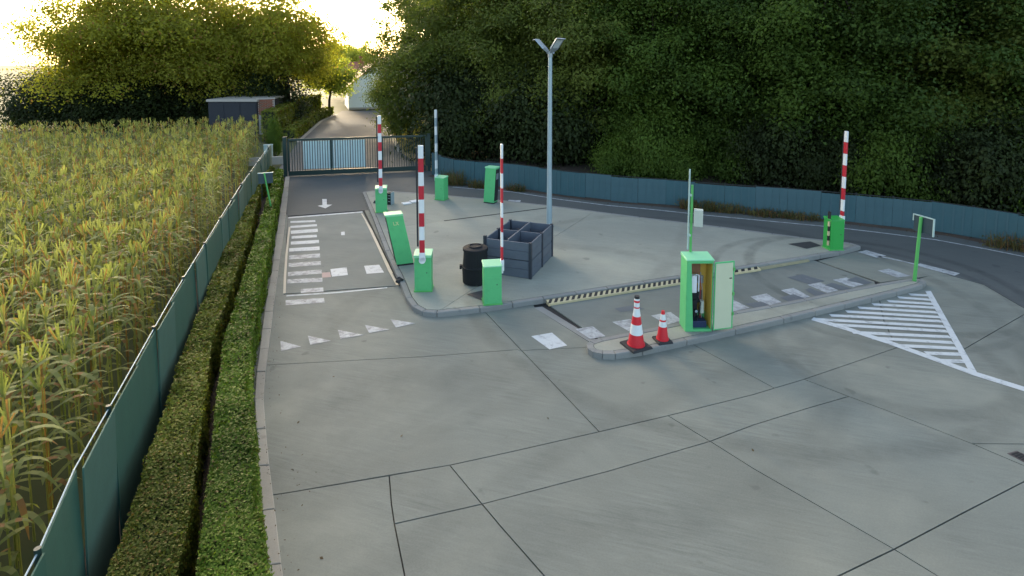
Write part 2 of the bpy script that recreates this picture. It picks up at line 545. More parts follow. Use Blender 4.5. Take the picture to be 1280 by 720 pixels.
SLABS = [
 [(-1.217,11.519),(1.938,10.707),(3.881,10.292),(3.963,10.228),(4.238,7.452),(2.832,7.508),(1.785,7.561),(1.033,7.656),(-0.453,7.825),(-0.904,7.896)],
 [(3.963,10.228),(5.727,9.752),(7.364,9.657),(7.846,7.401),(7.341,7.379),(5.531,7.409),(4.238,7.452)],
 [(7.364,9.657),(11.092,9.8),(13.779,9.816),(12.291,8.564),(11.38,7.627),(9.864,7.517),(8.592,7.426),(7.846,7.401)],
 [(13.779,9.816),(16.029,10.02),(16.658,9.789),(16.803,9.091),(16.061,7.747),(15.716,7.65),(12.597,7.096),(11.38,7.627),(12.291,8.564)],
 [(11.38,7.627),(12.597,7.096),(15.716,7.65),(16.151,7.714),(17.462,6.709),(12.21,4.201),(10.351,4.902),(9.596,5.189),(9.158,6.204),(8.894,6.748),(8.592,7.426),(9.864,7.517)],
 [(1.785,7.561),(2.832,7.508),(4.238,7.452),(5.531,7.409),(5.773,6.649),(3.934,6.643),(2.025,6.704)],
 [(5.531,7.409),(7.341,7.379),(7.846,7.401),(8.592,7.426),(8.894,6.748),(7.931,6.747),(6.714,6.723),(5.773,6.649)],
 [(0.913,7.659),(1.785,7.561),(2.025,6.704),(0.863,6.789),(0.872,7.127)],
 [(-0.884,7.888),(-0.453,7.825),(0.913,7.659),(0.872,7.127),(0.863,6.789),(0.871,6.01),(0.903,5.238),(0.875,4.506),(-0.647,5.064)],
 [(0.863,6.789),(2.025,6.704),(2.147,6.275),(2.402,5.449),(2.757,4.215),(2.931,3.752),(0.875,4.506),(0.903,5.238),(0.871,6.01)],
 [(2.025,6.704),(3.934,6.643),(5.773,6.649),(5.977,5.944),(6.326,4.999),(6.585,4.293),(5.623,4.268),(3.688,4.217),(2.757,4.215),(2.402,5.449),(2.147,6.275)],
 [(5.773,6.649),(6.714,6.723),(7.931,6.747),(8.894,6.748),(9.158,6.204),(9.596,5.189),(9.846,4.441),(9.412,4.421),(7.992,4.361),(6.585,4.293),(6.326,4.999),(5.977,5.944)],
 [(9.596,5.189),(10.351,4.902),(12.21,4.201),(9.846,4.441)],
 [(6.585,4.293),(7.992,4.361),(9.846,4.441),(12.21,4.201),(10.462,2.493),(7.455,2.093),(7.124,2.489),(6.714,3.867)],
 [(6.585,4.293),(6.714,3.867),(7.124,2.489),(7.455,2.093),(2.931,3.752),(2.757,4.215),(3.688,4.217),(5.623,4.268)],
 [(-1.527,15.114),(-0.779,14.892),(2.101,14.399),(2.227,13.289),(2.674,12.566),(3.748,12.493),(3.806,11.845),(3.963,10.228),(3.881,10.292),(1.938,10.707),(-1.217,11.519)],
 [(3.748,12.493),(5.077,12.44),(4.981,11.947),(5.45,10.012),(5.727,9.752),(3.963,10.228),(3.806,11.845)],
 [(-0.943,22.809),(-0.85,17.889),(-0.777,14.839),(-1.296,15.03),(-1.289,18.05),(-1.235,22.916)],
 [(1.906,22.503),(2.117,14.365),(2.397,14.263),(2.511,22.281)],
 [(14.147,11.955),(16.189,12.174),(16.388,11.717),(16.672,10.89),(16.658,9.789),(16.029,10.02),(14.363,10.157)],
]
SLABS.append([(-0.647,5.064),(0.875,4.506),(2.931,3.752)] + [(3.2, -13), (-.42, -13), (-.55, 3)])
SLABS.append([(2.931,3.752),(7.455,2.093)] + [(7.455, -13), (3.2, -13)])
SLABS.append([(12.21,4.201),(10.462,2.493),(7.455,2.093)] + [(7.455, -13), (33, -13), (33, 12), (20, 10)] + [(17.462,6.709)])
rng_s = random.Random(3)
for i, p in enumerate(SLABS):
    mb = MB()
    mb.prism(inset(p, .009), -.024, rng_s.uniform(-.002, .0))
    mb.build('slab', M['slab'], yard)

# weighbridge decks: entry lane and exit between the islands
mb = MB(); mb.prism(inset([(-0.96,22.463),(1.854,22.271),(2.105,14.425),(-0.78,14.918),(-0.85,17.889)], .02), -.024, 0)
wb = struct(mb.build('weighbridge_deck', M['deck']))
mb = MB(); mb.prism(inset([(5.325,12.104),(9.257,12.029),(13.877,12.055),(14.092,12.047),(14.272,10.248),(13.857,9.895),(10.912,9.635),(7.687,9.501),(5.709,9.656),(5.684,10.052)], .02), -.024, 0)
wb2 = struct(mb.build('weighbridge_deck', M['deck']))
mb = MB(); mb.prism(inset([(4.943,12.008),(5.189,11.988),(5.668,10.058),(5.45,10.012)], .018), -.024, -.004)
mb.build('channel_cover', M['kerbgrey'], wb2)

# asphalt road from the gate round behind the island
mb = MB()
mb.prism([(-1.304,30.353),(-0.964,22.581),(1.895,22.381),(2.662,22.226),(5.304,19.712),(8.274,17.565),(12.737,14.518),(16.177,12.579),(16.189,12.174),(16.388,11.717),(16.672,10.89),(16.658,9.789),(16.803,9.091),(16.061,7.747),(14.754,6.204),(14.737,4.021),(25.853,7.385),(24.013,9.383),(22.488,10.683),(21.415,11.693),(21.098,12.762),(19.807,14.174),(17.997,16.105),(15.616,17.863),(14.323,19.292),(12.55,20.229),(10.58,22.49),(9.146,24.94),(6.423,26.907),(5.973,29.922)], -.024, .004)
road = struct(mb.build('asphalt_road', M['asphalt']))

def strip(mb, a, b, w, z, m=0):
    a, b = Vector(a), Vector(b)
    d = (b - a).normalized()
    n = Vector((-d.y, d.x)) * w / 2
    mb.face([(*(a - n), z), (*(b - n), z), (*(b + n), z), (*(a + n), z)], m)

def mark(polys, mat, parent, z=.005, name='road_marking'):
    for p in polys:
        a = sum(p[i][0] * p[(i + 1) % len(p)][1] - p[(i + 1) % len(p)][0] * p[i][1] for i in range(len(p)))
        mb = MB()
        mb.face([(x, y, z) for x, y in (p if a > 0 else p[::-1])])
        mb.build(name, mat, parent)

def sline(pl, w, mat, parent, z=.005, name='road_marking'):
    mb = MB()
    L, Rr = offset_line(pl, w / 2), offset_line(pl, -w / 2)
    for i in range(len(pl) - 1):
        mb.face([(*Rr[i], z), (*Rr[i + 1], z), (*L[i + 1], z), (*L[i], z)])
    mb.build(name, mat, parent)

# road arrow pointing towards the yard, stop line
mark([[(0.365,24.843),(0.544,24.778),(0.525,23.797),(0.735,23.72),(0.45,23.216),(0.157,23.73),(0.352,23.793)]], M['white'], road, .009)
sline([(-0.912,22.296),(1.813,22.162)], .17, M['white'], wb)
# short transverse bars on the left half of the entry deck
for k, (a, b, c, d, t) in enumerate([(363, 277.5, 394, 276.3, 2.0), (363, 283.8, 396, 281.5, 2.4), (363, 290.5, 397.3, 288, 4), (364.5, 297, 396, 295, 3.2),
        (363.5, 304, 398.6, 302, 3.8), (361.5, 312.6, 399.4, 310.3, 4.2), (361.5, 322, 400, 319.4, 4.6), (360.6, 331.4, 401, 329, 4.6),
        (359.8, 343.2, 402, 339.6, 4.8), (359, 351.4, 403, 350, 5)]):
    pass
BARS = [[(-0.826,21.795),(0.045,21.608),(0.051,21.354),(-0.819,21.544)], [(-0.807,21.14),(0.095,21.049),(0.102,20.776),(-0.799,20.873)], [(-0.782,20.54),(0.114,20.458),(0.119,20.064),(-0.763,20.15)],
        [(-0.733,19.879),(0.078,19.757),(0.082,19.462),(-0.724,19.578)], [(-0.741,19.27),(0.136,19.139),(0.135,18.795),(-0.729,18.944)], [(-0.769,18.591),(0.144,18.442),(0.143,18.089),(-0.756,18.248)],
        [(-0.747,17.881),(0.146,17.748),(0.145,17.392),(-0.734,17.526)], [(-0.742,17.206),(0.157,17.051),(0.154,16.714),(-0.729,16.864)], [(-0.735,16.452),(0.165,16.34),(0.162,16.023),(-0.724,16.139)],
        [(-0.737,15.898),(0.172,15.701),(0.17,15.396),(-0.727,15.605)], [(-0.378,15.089),(0.177,14.994),(0.179,14.718),(-0.375,14.827)]]
for i, b in enumerate(BARS):
    mark([b], M['white'] if i < 6 else M['whiteworn'], wb)
mark([[(-0.726,14.494),(0.18,14.31),(0.192,14.011),(-0.715,14.186)]], M['whiteworn'], yard)
mark([[(0.403,16.278),(0.851,16.271),(0.845,15.649),(0.424,15.681)]], M['white'], wb)
mark([[(1.339,16.206),(1.763,16.151),(1.819,15.491),(1.348,15.563)]], M['white'], wb)
mark([[(0.877,19.786),(0.999,19.77),(0.981,19.37),(0.867,19.394)]], M['white'], wb)
mark([[(0.17,16.083),(0.384,16.048),(0.402,15.659),(0.162,15.699)]], M['pink'], wb)
# cream steel edges of the entry deck
for p in ([(-0.83,21.005),(-0.834,19.495),(-0.827,17.88),(-0.803,16.192),(-0.771,14.941)], [(1.83,20.712),(1.928,17.562),(1.983,15.545),(2.045,14.447)]):
    mb = MB(); L, Rr = offset_line(p, .03), offset_line(p, -.03)
    for i in range(len(p) - 1):
        mb.hexa([(*Rr[i], -.01), (*Rr[i + 1], -.01), (*L[i + 1], -.01), (*L[i], -.01), (*Rr[i], .012), (*Rr[i + 1], .012), (*L[i + 1], .012), (*L[i], .012)])
    mb.build('edge_rail', M['cream'], wb)
sline([(1.763,21.937),(1.9,19.703),(1.969,17.08),(2.022,15.341)], .05, M['cream'], wb, .006)
sline([(-0.717,14.766),(0.48,14.534),(1.766,14.4)], .07, M['white'], yard)
# yield triangles, worn in the middle
for t in ([(-0.752,12.365),(-0.335,11.965),(-0.72,11.912)], [(-0.2,12.401),(0.267,12.002),(-0.149,11.966)], [(0.427,12.45),(0.944,12.019),(0.46,12.011)], [(1.014,12.481),(1.514,12.071),(1.068,12.064)], [(1.598,12.56),(2.107,12.166),(1.661,12.107)]):
    c = Vector((sum(p[0] for p in t) / 3, sum(p[1] for p in t) / 3))
    mark([t], M['whiteworn'], yard)
# block marks across the exit deck
for i, p in enumerate([[(4.369,10.699),(4.86,10.689),(4.935,10.077),(4.521,10.057)]]):
    mark([p], M['white'], yard)
for p in [[(5.415,10.66),(5.848,10.64),(5.891,10.141),(5.523,10.147)], [(6.363,10.675),(6.835,10.648),(6.837,10.158),(6.491,10.168)], [(7.381,10.633),(7.933,10.637),(7.92,10.167),(7.473,10.125)], [(9.231,10.643),(9.828,10.648),(9.87,10.155),(9.298,10.137)],
          [(10.364,10.651),(10.896,10.662),(10.849,10.127),(10.302,10.089)], [(11.404,10.687),(11.843,10.689),(11.788,10.129),(11.412,10.092)], [(12.356,10.722),(12.817,10.724),(12.817,10.169),(12.39,10.14)], [(13.288,10.726),(13.79,10.72),(13.81,10.217),(13.344,10.176)]]:
    mark([p], M['whiteworn'], wb2)
mark([[(15.077,10.775),(15.527,10.771),(15.569,10.188),(15.12,10.232)]], M['whiteworn'], yard)
for p in [[(9.924,10.37),(10.398,10.341),(10.446,10.107),(9.983,10.067)], [(11.033,10.356),(11.515,10.383),(11.583,10.054),(11.035,10.059)], [(12.014,10.49),(12.24,10.543),(12.327,10.111),(11.932,10.102)], [(12.753,10.521),(13.098,10.592),(13.244,10.12),(12.893,10.114)], [(13.612,10.577),(14.092,10.669),(14.118,10.224),(13.805,10.191)],
          [(12.251,11.284),(12.838,11.313),(13.01,10.74),(12.419,10.728)], [(6.765,11.247),(7.261,11.252),(7.456,10.994),(6.809,11.027)]]:
    mark([p], M['darkpatch'], wb2, .007)
# pale lines at the mouth of the exit road
mark([[(15.949,12.068),(16.379,12.104),(16.483,11.532),(16.041,11.511)]], M['whiteworn'], road, .009)
mark([[(16.508,10.71),(16.794,10.741),(17.059,9.827),(16.721,9.766)]], M['whiteworn'], road, .009)
sline([(16.219,11.592),(16.433,11.152),(16.607,10.708)], .1, M['whiteworn'], road, .009)
mark([[(7.897,21.935),(8.358,21.694),(8.168,21.296),(7.648,21.543)]], M['whiteworn'], road, .009)
# pale gutter line along the exit road
sline([(6.221,25.105),(8.524,23.244),(9.994,21.239),(11.439,19.66),(12.908,18.405),(14.218,17.131),(15.927,15.651),(17.514,14.278),(18.511,13.224),(19.523,12.03),(20.042,10.919),(20.432,9.865),(20.519,7.957)], .09, M['whiteworn'], road, .009)
# hatched triangle
def K3(u, v): return None
HB = [([(14.298,9.347),(14.713,9.133)]), ([(13.852,9.327),(14.47,8.951)]), ([(13.39,9.263),(14.285,8.766)]), ([(12.862,9.264),(14.107,8.61)]), ([(12.363,9.25),(13.883,8.424)]), ([(11.896,9.202),(13.687,8.238)]),
      ([(11.362,9.19),(13.506,8.085)]), ([(10.877,9.158),(13.296,7.892)]), ([(11.052,8.808),(13.122,7.725)]), ([(11.095,8.422),(12.906,7.535)]), ([(11.249,8.099),(12.699,7.353)]), ([(11.471,7.681),(12.521,7.171)]), ([(11.715,7.269),(12.353,6.982)]), ([(11.666,6.983),(12.159,6.765)])]
for h in HB:
    sline(h, .13, M['white'], yard)
mark([[(14.895,9.354),(15.032,9.303),(11.911,6.452),(11.779,6.471),(11.859,6.573)]], M['white'], yard, .008)
sline([(10.823,9.207),(11.145,8.558),(11.433,7.818),(11.657,7.031),(11.82,6.427),(12.104,5.8),(12.704,4.767)], .19, M['white'], yard, .006)
# iron plates and drain
for p, z, par in (([(14.255,13.157),(15.129,13.087),(15.11,12.68),(14.428,12.612)], .128, 'i'), ([(3.549,13.012),(3.972,13.089),(4.347,12.669),(3.841,12.462)], .128, 'i')):
    mark([p], M['iron'], yard, z, 'iron_plate')
mb = MB()
gp = [(9.853,4.859),(10.064,4.846),(10.115,4.583),(9.882,4.564)]
mb.prism(gp, -.02, .003)
gr = mb.build('drain_grate', M['ironbrown'], yard)
for k in range(6):
    t = (k + .5) / 6
    a = Vector(gp[0]).lerp(Vector(gp[3]), t * .86 + .07); b = Vector(gp[1]).lerp(Vector(gp[2]), t * .86 + .07)
    mb = MB(); strip(mb, a.lerp(b, .1), a.lerp(b, .9), .035, .0055)
    mb.build('slot', M['joint'], gr)

# ------------------------------------------------------------ kerbs
KL = [(-1.296,30.143),(-1.278,26.047),(-1.209,20.081),(-1.162,16.634),(-1.164,13.667),(-1.123,11.797),(-1.107,10.554),(-1.048,9.993),(-0.899,8.657),(-0.803,7.888),(-0.619,6.557),(-0.443,5.337)]
KR = [(-1.104,30.073),(-1.046,25.962),(-0.978,19.996),(-0.992,16.572),(-0.971,13.596),(-0.957,11.641),(-0.957,10.499),(-0.905,9.941),(-0.752,8.603),(-0.65,7.877),(-0.47,6.502),(-0.283,5.278)]
KL.append((-.3, 3)); KR.append((-.16, 3)); KL.append((-.2, -6)); KR.append((-.06, -6))
mb = MB()
kerb = struct(mb.build('kerb', M['kerb']))
n = 40
a, b = resample(KL, .001 + 36 / n), resample(KR, .001 + 36 / n)
n = min(len(a), len(b)) - 1
def along(pl, t):
    L = [0]
    for i in range(len(pl) - 1):
        L.append(L[-1] + (Vector(pl[i + 1]) - Vector(pl[i])).length)
    d = t * L[-1]
    for i in range(len(pl) - 1):
        if d <= L[i + 1] + 1e-9:
            return Vector(pl[i]).lerp(Vector(pl[i + 1]), (d - L[i]) / max(1e-9, L[i + 1] - L[i]))
    return Vector(pl[-1])
for i in range(n):
    g = .006 / 36
    t0, t1 = i / n + g, (i + 1) / n - g
    p = [along(KL, t0), along(KR, t0), along(KR, t1), along(KL, t1)]
    dz = random.uniform(-.006, .006)
    mb = MB(); mb.prism([tuple(q) for q in p], -.09, .06 + dz)
    mb.build('kerb_stone', M['kerb'], kerb, bevel=.012)
# earth strip between kerb and hedge
mb = MB()
off = offset_line(KL, 3.4)
for i in range(len(KL) - 1):
    mb.face([(*KL[i], -.005), (*KL[i + 1], -.005), (KL[i + 1][0] - 2, KL[i + 1][1], -.005), (KL[i][0] - 2, KL[i][1], -.005)][::-1])
struct(mb.build('hedge_soil', M['soil']))

def island(name, outline, z, kw, smat, split=None, mats=None):
    """raised concrete island: kerb stones round the outline, slabs inside"""
    outline = outline if sum(outline[i][0] * outline[(i + 1) % len(outline)][1] - outline[(i + 1) % len(outline)][0] * outline[i][1] for i in range(len(outline))) > 0 else outline[::-1]
    mb = MB(); mb.prism(inset(outline, .04), -.02, z - .03)
    root = struct(mb.build(name, M['joint']))
    loop = outline + [outline[0]]
    inner = inset(outline, kw)
    il = inner + [inner[0]]
    for i in range(len(outline)):
        a, b = Vector(loop[i]), Vector(loop[i + 1]); c, d = Vector(il[i]), Vector(il[i + 1])
        k = max(1, round((b - a).length / 1.0))
        for j in range(k):
            g = .005 / max(.01, (b - a).length)
            t0, t1 = j / k + g, (j + 1) / k - g
            q = [tuple(a.lerp(b, t0)), tuple(a.lerp(b, t1)), tuple(c.lerp(d, t1)), tuple(c.lerp(d, t0))]
            m2 = MB(); m2.prism(q, -.02, z + random.uniform(-.003, .003)); m2.build('kerb_stone', M['kerbgrey'], root, bevel=.018 if k > 1 or (b - a).length > .35 else 0)
    for sp in (split(inset(outline, kw + .008)) if split else [inset(outline, kw + .008)]):
        m2 = MB(); m2.prism(inset(sp, .006) if split else sp, z - .05, z - .004)
        m2.build('slab', smat, root)
    return root

def cut(poly, a, b):
    """cut a polygon by the infinite line a-b into two lists"""
    a, b = Vector(a), Vector(b)
    nrm = Vector((-(b - a).y, (b - a).x))
    P, Q = [], []
    n = len(poly)
    for i in range(n):
        p, q = Vector(poly[i]), Vector(poly[(i + 1) % n])
        dp, dq = (p - a).dot(nrm), (q - a).dot(nrm)
        (P if dp >= 0 else Q).append(tuple(p))
        if dp * dq < 0:
            x = tuple(p.lerp(q, dp / (dp - dq)))
            P.append(x); Q.append(x)
    return P, Q
def split_main(p):
    res = []
    P, Q = cut(p, (4.482,19.472), (8.979,19.825))
    res.append(P)
    A, B = cut(Q, (3.762,13.245), (2.498,12.186))
    res.append(A)
    C, Dd = cut(B, (14.546,12.569), (13.854,11.789))
    res += [C]
    E1, E2 = cut(Dd, (7.556,16.034), (9.006,11.87))
    res += [E1, E2]
    return [r for r in res if len(r) > 2]
MAIN = [(2.074,25.129),(2.081,20.894),(2.053,16.973),(2.105,14.425),(2.096,13.337),(2.16,12.799),(2.325,12.452),(2.629,12.276),(3.649,12.164),(5.288,12.118),(7.087,12.111),(9.291,12.075),(11.171,12.049),(13.543,12.037),(15.207,12.075),(16.282,12.218)] + [(16.253,12.59),(15.219,13.575),(13.517,15.43),(11.528,17.441),(9.331,19.825),(7.275,21.81),(4.616,23.912),(2.687,25.263)]
isl = island('main_island', MAIN, .12, .14, M['island'], split_main)
FRONT = [(5.24, 9.79), (5.18, 9.62), (5.22, 9.47), (5.36, 9.34), (5.6, 9.25), (6.2, 9.19), (7.3, 9.2), (8.6, 9.22), (10, 9.25), (12, 9.32), (13.9, 9.4), (15.0, 9.47), (15.27, 9.58), (15.32, 9.73), (15.15, 9.88), (13.9, 9.94), (12.7, 9.945), (11.3, 9.92), (10.2, 9.92), (9.2, 9.95), (7.6, 9.93), (6.5, 9.92), (5.62, 9.92), (5.36, 9.88)]
sline([(4.482,19.472), (8.979,19.825)], .1, M['joint'], isl, .1185, 'expansion_joint')
isl2 = island('front_island', FRONT, .12, .13, M['island'], lambda p: list(cut(p, (8.408,9.367), (8.551,9.924))))

# black and yellow painted edge of the weighbridge below the main island
def hazard(name, p0, p1, n, mats, label):
    p0, p1 = Vector(p0), Vector(p1)
    root = MB()
    d = (p1 - p0); nr = Vector((-d.y, d.x)).normalized()
    root.hexa([(*(p0 - nr * .10), -.01), (*(p1 - nr * .10), -.01), (*(p1 + nr * .06), -.01), (*(p0 + nr * .06), -.01), (*(p0 - nr * .10), .05), (*(p1 - nr * .10), .05), (*(p1 + nr * .06), .09), (*(p0 + nr * .06), .09)])
    o = root.build(name, M['yellow'])
    tag(o, label, 'edge strip')
    for k in range(n):
        t = (k + .5) / n; w = .27 / n
        a, b = p0.lerp(p1, t - w + .01 / n), p0.lerp(p1, t + w)
        m2 = MB()
        sk = d.normalized() * .05
        z0, z1 = .058, .089
        m2.hexa([(*(a - nr * .075 - sk), z0 - .02), (*(b - nr * .075 - sk), z0 - .02), (*(b + nr * .055 + sk), z1 - .02), (*(a + nr * .055 + sk), z1 - .02),
                 (*(a - nr * .075 - sk), z0 + .003), (*(b - nr * .075 - sk), z0 + .003), (*(b + nr * .055 + sk), z1 + .005), (*(a + nr * .055 + sk), z1 + .005)])
        m2.build('black_block', M['black'], o)
    return o
hazard('hazard_strip', (5.335,12.029), (9.281,11.992), 25, None, 'bright black and yellow striped edge strip left of the open green cabinet')
hazard('hazard_strip', (11.044,12.033), (11.949,12.018), 4, None, 'short worn yellow and black edge strip just right of the open cabinet door')
o = MB(); o.beam((*(11.992,12.003), .03), (*(13.849,12.03), .03), .1, .06)
tag(o.build('edge_rail', M['yellowdull']), 'faded yellow steel edge rail with no black blocks near the square iron plate', 'edge rail')

# ------------------------------------------------------------ barriers
def bands(mb, x0, x1, y0, y1, z0, z1, seg, first):
    z, k = z1, first
    L = seg * .95
    while z > z0 + .02:
        zb = max(z0, z - L)
        mb.box(x0, x1, y0, y1, zb, z, k)
        z, k, L = zb, 1 - k, seg
def barrier(p, rz, top, side, label, phase, second='redband', body='green', top_m='green_top'):
    t = thing('boom_barrier', label, 'barrier', (*p, .12), rz, 'green boom barriers with raised arms')
    mb = MB(); mb.box(-.235, .235, -.2, .2, -.01, .03); mb.build('base_plate', M['greenpost'], t)
    mb = MB(); mb.box(-.215, .215, -.185, .185, .02, .93); mb.build('cabinet', M[body], t, bevel=.012)
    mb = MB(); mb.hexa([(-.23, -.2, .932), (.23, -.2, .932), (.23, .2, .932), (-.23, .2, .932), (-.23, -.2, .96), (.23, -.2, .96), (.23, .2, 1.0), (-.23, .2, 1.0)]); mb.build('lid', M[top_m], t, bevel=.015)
    a = thing_part = MB()
    if side == 'front':
        y0 = -.30; zb = .74
        bands(a, -.065, .065, y0, y0 + .06, 1.0, top, .345, phase)
        a.box(-.065, .065, y0, y0 + .06, zb + .1, 1.0, 0)
        arm = a.build('boom_arm', [M['whiteband'], M[second]], t, bevel=.006)
        e = MB(); e.box(-.125, -.085, y0 + .01, y0 + .05, 1.22, top - .05); e.build('rubber_edge', M['rubber'], arm)
        mb = MB(); mb.tube([(0, y0 - .012, .86), (0, -.18, .86)], .085, 18); mb.box(-.075, .075, y0 - .012, y0 + .075, .84, 1.06); mb.build('arm_clamp', M['whiteband'], t, bevel=.008)
        mb = MB(); mb.box(-.225, .225, -.235, -.2, .90, .965); mb.build('bracket', M['green_top'], t, bevel=.008)
    else:
        x0 = .27 * side; sx = (min(x0, x0 - .05 * side), max(x0, x0 - .05 * side))
        bands(a, sx[0], sx[1], -.07, .06, 1.0, top, .36, phase)
        a.box(sx[0], sx[1], -.07, .06, .72, 1.0, 0)
        arm = a.build('boom_arm', [M['whiteband'], M[second]], t, bevel=.006)
        e = MB(); e.box(sx[0] + .008, sx[1] - .008, .075, .115, 1.2, top - .05); e.build('rubber_edge', M['rubber'], arm)
        mb = MB(); mb.box(min(.21 * side, .29 * side), max(.21 * side, .29 * side), -.085, .08, .78, 1.05); mb.build('arm_clamp', M['whiteband'], t, bevel=.01)
    mb = MB(); mb.box(-.15, .15, -.1915, -.184, .1, .68); mb.build('door', M[body], t, bevel=.003)
    mb = MB(); mb.tube([(.1, -.2, .5), (.1, -.188, .5)], .014, 10); mb.build('lock', M['iron'], t)
    return t
P1, P2, P3, P4, P5 = (2.613,13.719), (4.025,12.395), (2.491,21.578), (5.11,22.604), (15.236,12.355)
barrier(P1, face_cam(P1) + R(-7), 3.78, 'front', 'green barrier with thick raised red and white arm, near left corner of island', 0)
barrier(P2, face_cam(P2) + R(7), 3.88, 1, 'green barrier with raised arm standing right in front of the black compost bin', 0)
barrier(P3, face_cam(P3) + R(-3), 3.78, 'front', 'green barrier at the far left tip of the island, raised arm against the gate', 0)
barrier(P4, face_cam(P4) + R(-33), 3.8, -1, 'green barrier with raised pale arm at the back of the island by the gate post', 0, 'galv')
b5 = barrier(P5, face_cam(P5) + R(35), 3.7, 1, 'deeper green barrier with raised arm at the far right tip of the island', 0, 'redband', 'green_shaded', 'green_shaded')
mb = MB()
for k in range(5):
    mb.box(-.27, -.222, -.14, -.09, .15 + k * .15, .3 + k * .15, k % 2)
mb.build('reflector_strip', [M['yellow'], M['black']], b5)
mb = MB(); mb.box(-.29, -.23, -.17, -.1, 1.0, 1.22); mb.build('sensor', M['black'], b5)

# ------------------------------------------------------------ payment columns
def terminal(p, rz, sgn, label, mark_it):
    t = thing('payment_terminal', label, 'terminal', (*p, .12), rz, 'slanted green payment columns')
    s = -.30 * sgn
    def sheared(x0, x1, y0, y1, z0, z1):
        f = lambda z: s * z / 1.5
        mb = MB(); mb.hexa([(x0 + f(z0), y0, z0), (x1 + f(z0), y0, z0), (x1 + f(z0), y1, z0), (x0 + f(z0), y1, z0), (x0 + f(z1), y0, z1), (x1 + f(z1), y0, z1), (x1 + f(z1), y1, z1), (x0 + f(z1), y1, z1)]); return mb
    sheared(-.24, .24, -.17, .17, .04, 1.46).build('body', M['green'], t, bevel=.012)
    sheared(-.23, .23, -.16, .16, -.01, .04).build('plinth', M['rubber'], t)
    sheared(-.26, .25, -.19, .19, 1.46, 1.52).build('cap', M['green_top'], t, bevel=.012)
    e = -.243 if sgn > 0 else .243
    sheared(min(e, e - .012 * sgn), max(e, e - .012 * sgn), -.15, .15, .1, 1.42).build('front_panel', M['rubber'], t)
    sheared(min(e - .013 * sgn, e - .02 * sgn), max(e - .013 * sgn, e - .02 * sgn), -.1, .1, 1.0, 1.25).build('screen', M['lamphead'], t)
    if mark_it:
        y = -.1745
        f = lambda z: s * z / 1.5
        mb = MB()
        x = -.07; z0, z1 = 1.2, 1.3; w = .018
        mb.beam((x + f(z0), y, z0), (x + f(z1), y, z1), .006, w, up=(1, 0, 0)); mb.beam((x - .011 + f(z0), y, z0 + .011), (x + .05 + f(z0), y, z0 + .011), .006, w)
        mb.beam((x + .07 + f(z0), y - .001, z0), (x + .135 + f(z1), y - .001, z1), .006, w, up=(1, 0, 0)); mb.beam((x + .135 + f(z0), y, z0), (x + .07 + f(z1), y, z1), .006, w, up=(1, 0, 0))
        mb.build('lettering', M['lettering'], t)
    return t
T1, T2 = (2.441,15.701), (6.89,21.389)
terminal(T1, face_cam(T1) + R(8), 1, 'green slanted payment column leaning left beside the entry lane, marked LX', True)
terminal(T2, face_cam(T2) + R(-28), -.35, 'green payment column at the back of the island in front of the teal fence', False)

# ------------------------------------------------------------ open cabinet
PC = (7.837,9.616)
c = thing('equipment_cabinet', 'tall green equipment cabinet with its door wide open on the front island', 'cabinet', (*PC, .12), face_cam(PC) + R(20))
w, d, h = .29, .2, 1.58
mb = MB()
mb.box(-w, w, -d, d, 0, .05)                         # floor
mb.box(-w, -w + .02, -d, d, .05, h); mb.box(w - .02, w, -d, d, .05, h)
mb.box(-w + .02, w - .02, d - .02, d, .05, h)
mb.hexa([(-w + .02, -d, .05), (-w + .17, -d, .05), (-w + .17, -d + .02, .05), (-w + .02, -d + .02, .05), (-w + .02, -d, h - .06), (-w + .1, -d, h - .06), (-w + .1, -d + .02, h - .06), (-w + .02, -d + .02, h - .06)])
mb.box(-w + .02, w - .02, -d, -d + .02, h - .06, h)
mb.build('body', M['green'], c, bevel=.004)
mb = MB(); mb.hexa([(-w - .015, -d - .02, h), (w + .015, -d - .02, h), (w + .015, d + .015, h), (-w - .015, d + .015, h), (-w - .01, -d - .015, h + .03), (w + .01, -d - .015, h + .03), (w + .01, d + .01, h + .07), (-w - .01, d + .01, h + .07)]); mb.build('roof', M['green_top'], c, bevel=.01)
mb = MB(); mb.box(-w + .021, w - .021, d - .03, d - .021, .3, h - .01); mb.box(w - .03, w - .021, -d + .02, d - .03, .06, h - .01); mb.build('lining', M['warm_lit_cream'], c)
mb = MB(); mb.box(-.15, .1, d - .14, d - .035, 1.2, 1.45); mb.tube([(-.1, d - .1, 1.2), (-.12, d - .16, 1.1)], .04, 10); mb.build('control_unit', M['orange'], c, bevel=.01)
mb = MB(); mb.box(-.13, -.02, -.08, .03, .82, 1.2); mb.tube([(-.07, -.06, 1.19), (-.05, -.1, 1.24), (.02, -.08, 1.22), (.03, -.05, .84)], .015, 8); mb.build('ticket_unit', M['steelwhite'], c, bevel=.03)
mb = MB()
mb.box(-.16, .02, -.1, .1, .76, .82); mb.box(-.14, .0, -.08, .1, .3, .76)
mb.tube([(-.07, -.12, .62), (-.07, -.08, .62)], .06, 14); mb.tube([(-.03, -.12, .42), (-.03, -.08, .42)], .045, 14); mb.tube([(.0, -.06, .74), (.06, -.1, .6), (.05, -.08, .35), (-.02, -.1, .2)], .014, 8)
mb.tube([(-.12, -.1, .7), (-.14, -.14, .5), (-.06, -.12, .25)], .012, 8)
mb.build('drive_unit', M['plastic'], c, bevel=.006)
mb = MB(); mb.tube([(-.03, -.126, .42), (-.03, -.12, .42)], .03, 14); mb.build('wheel', M['galv'], c)
mb = MB(); mb.tube([(.12, -.02, .35), (.12, -.02, .62)], .05, 12); mb.build('canister', M['boxcream'], c)
mb = MB(); mb.box(-.02, .18, d - .05, d - .036, .5, .78); mb.build('circuit_board', M['darkpatch'], c)
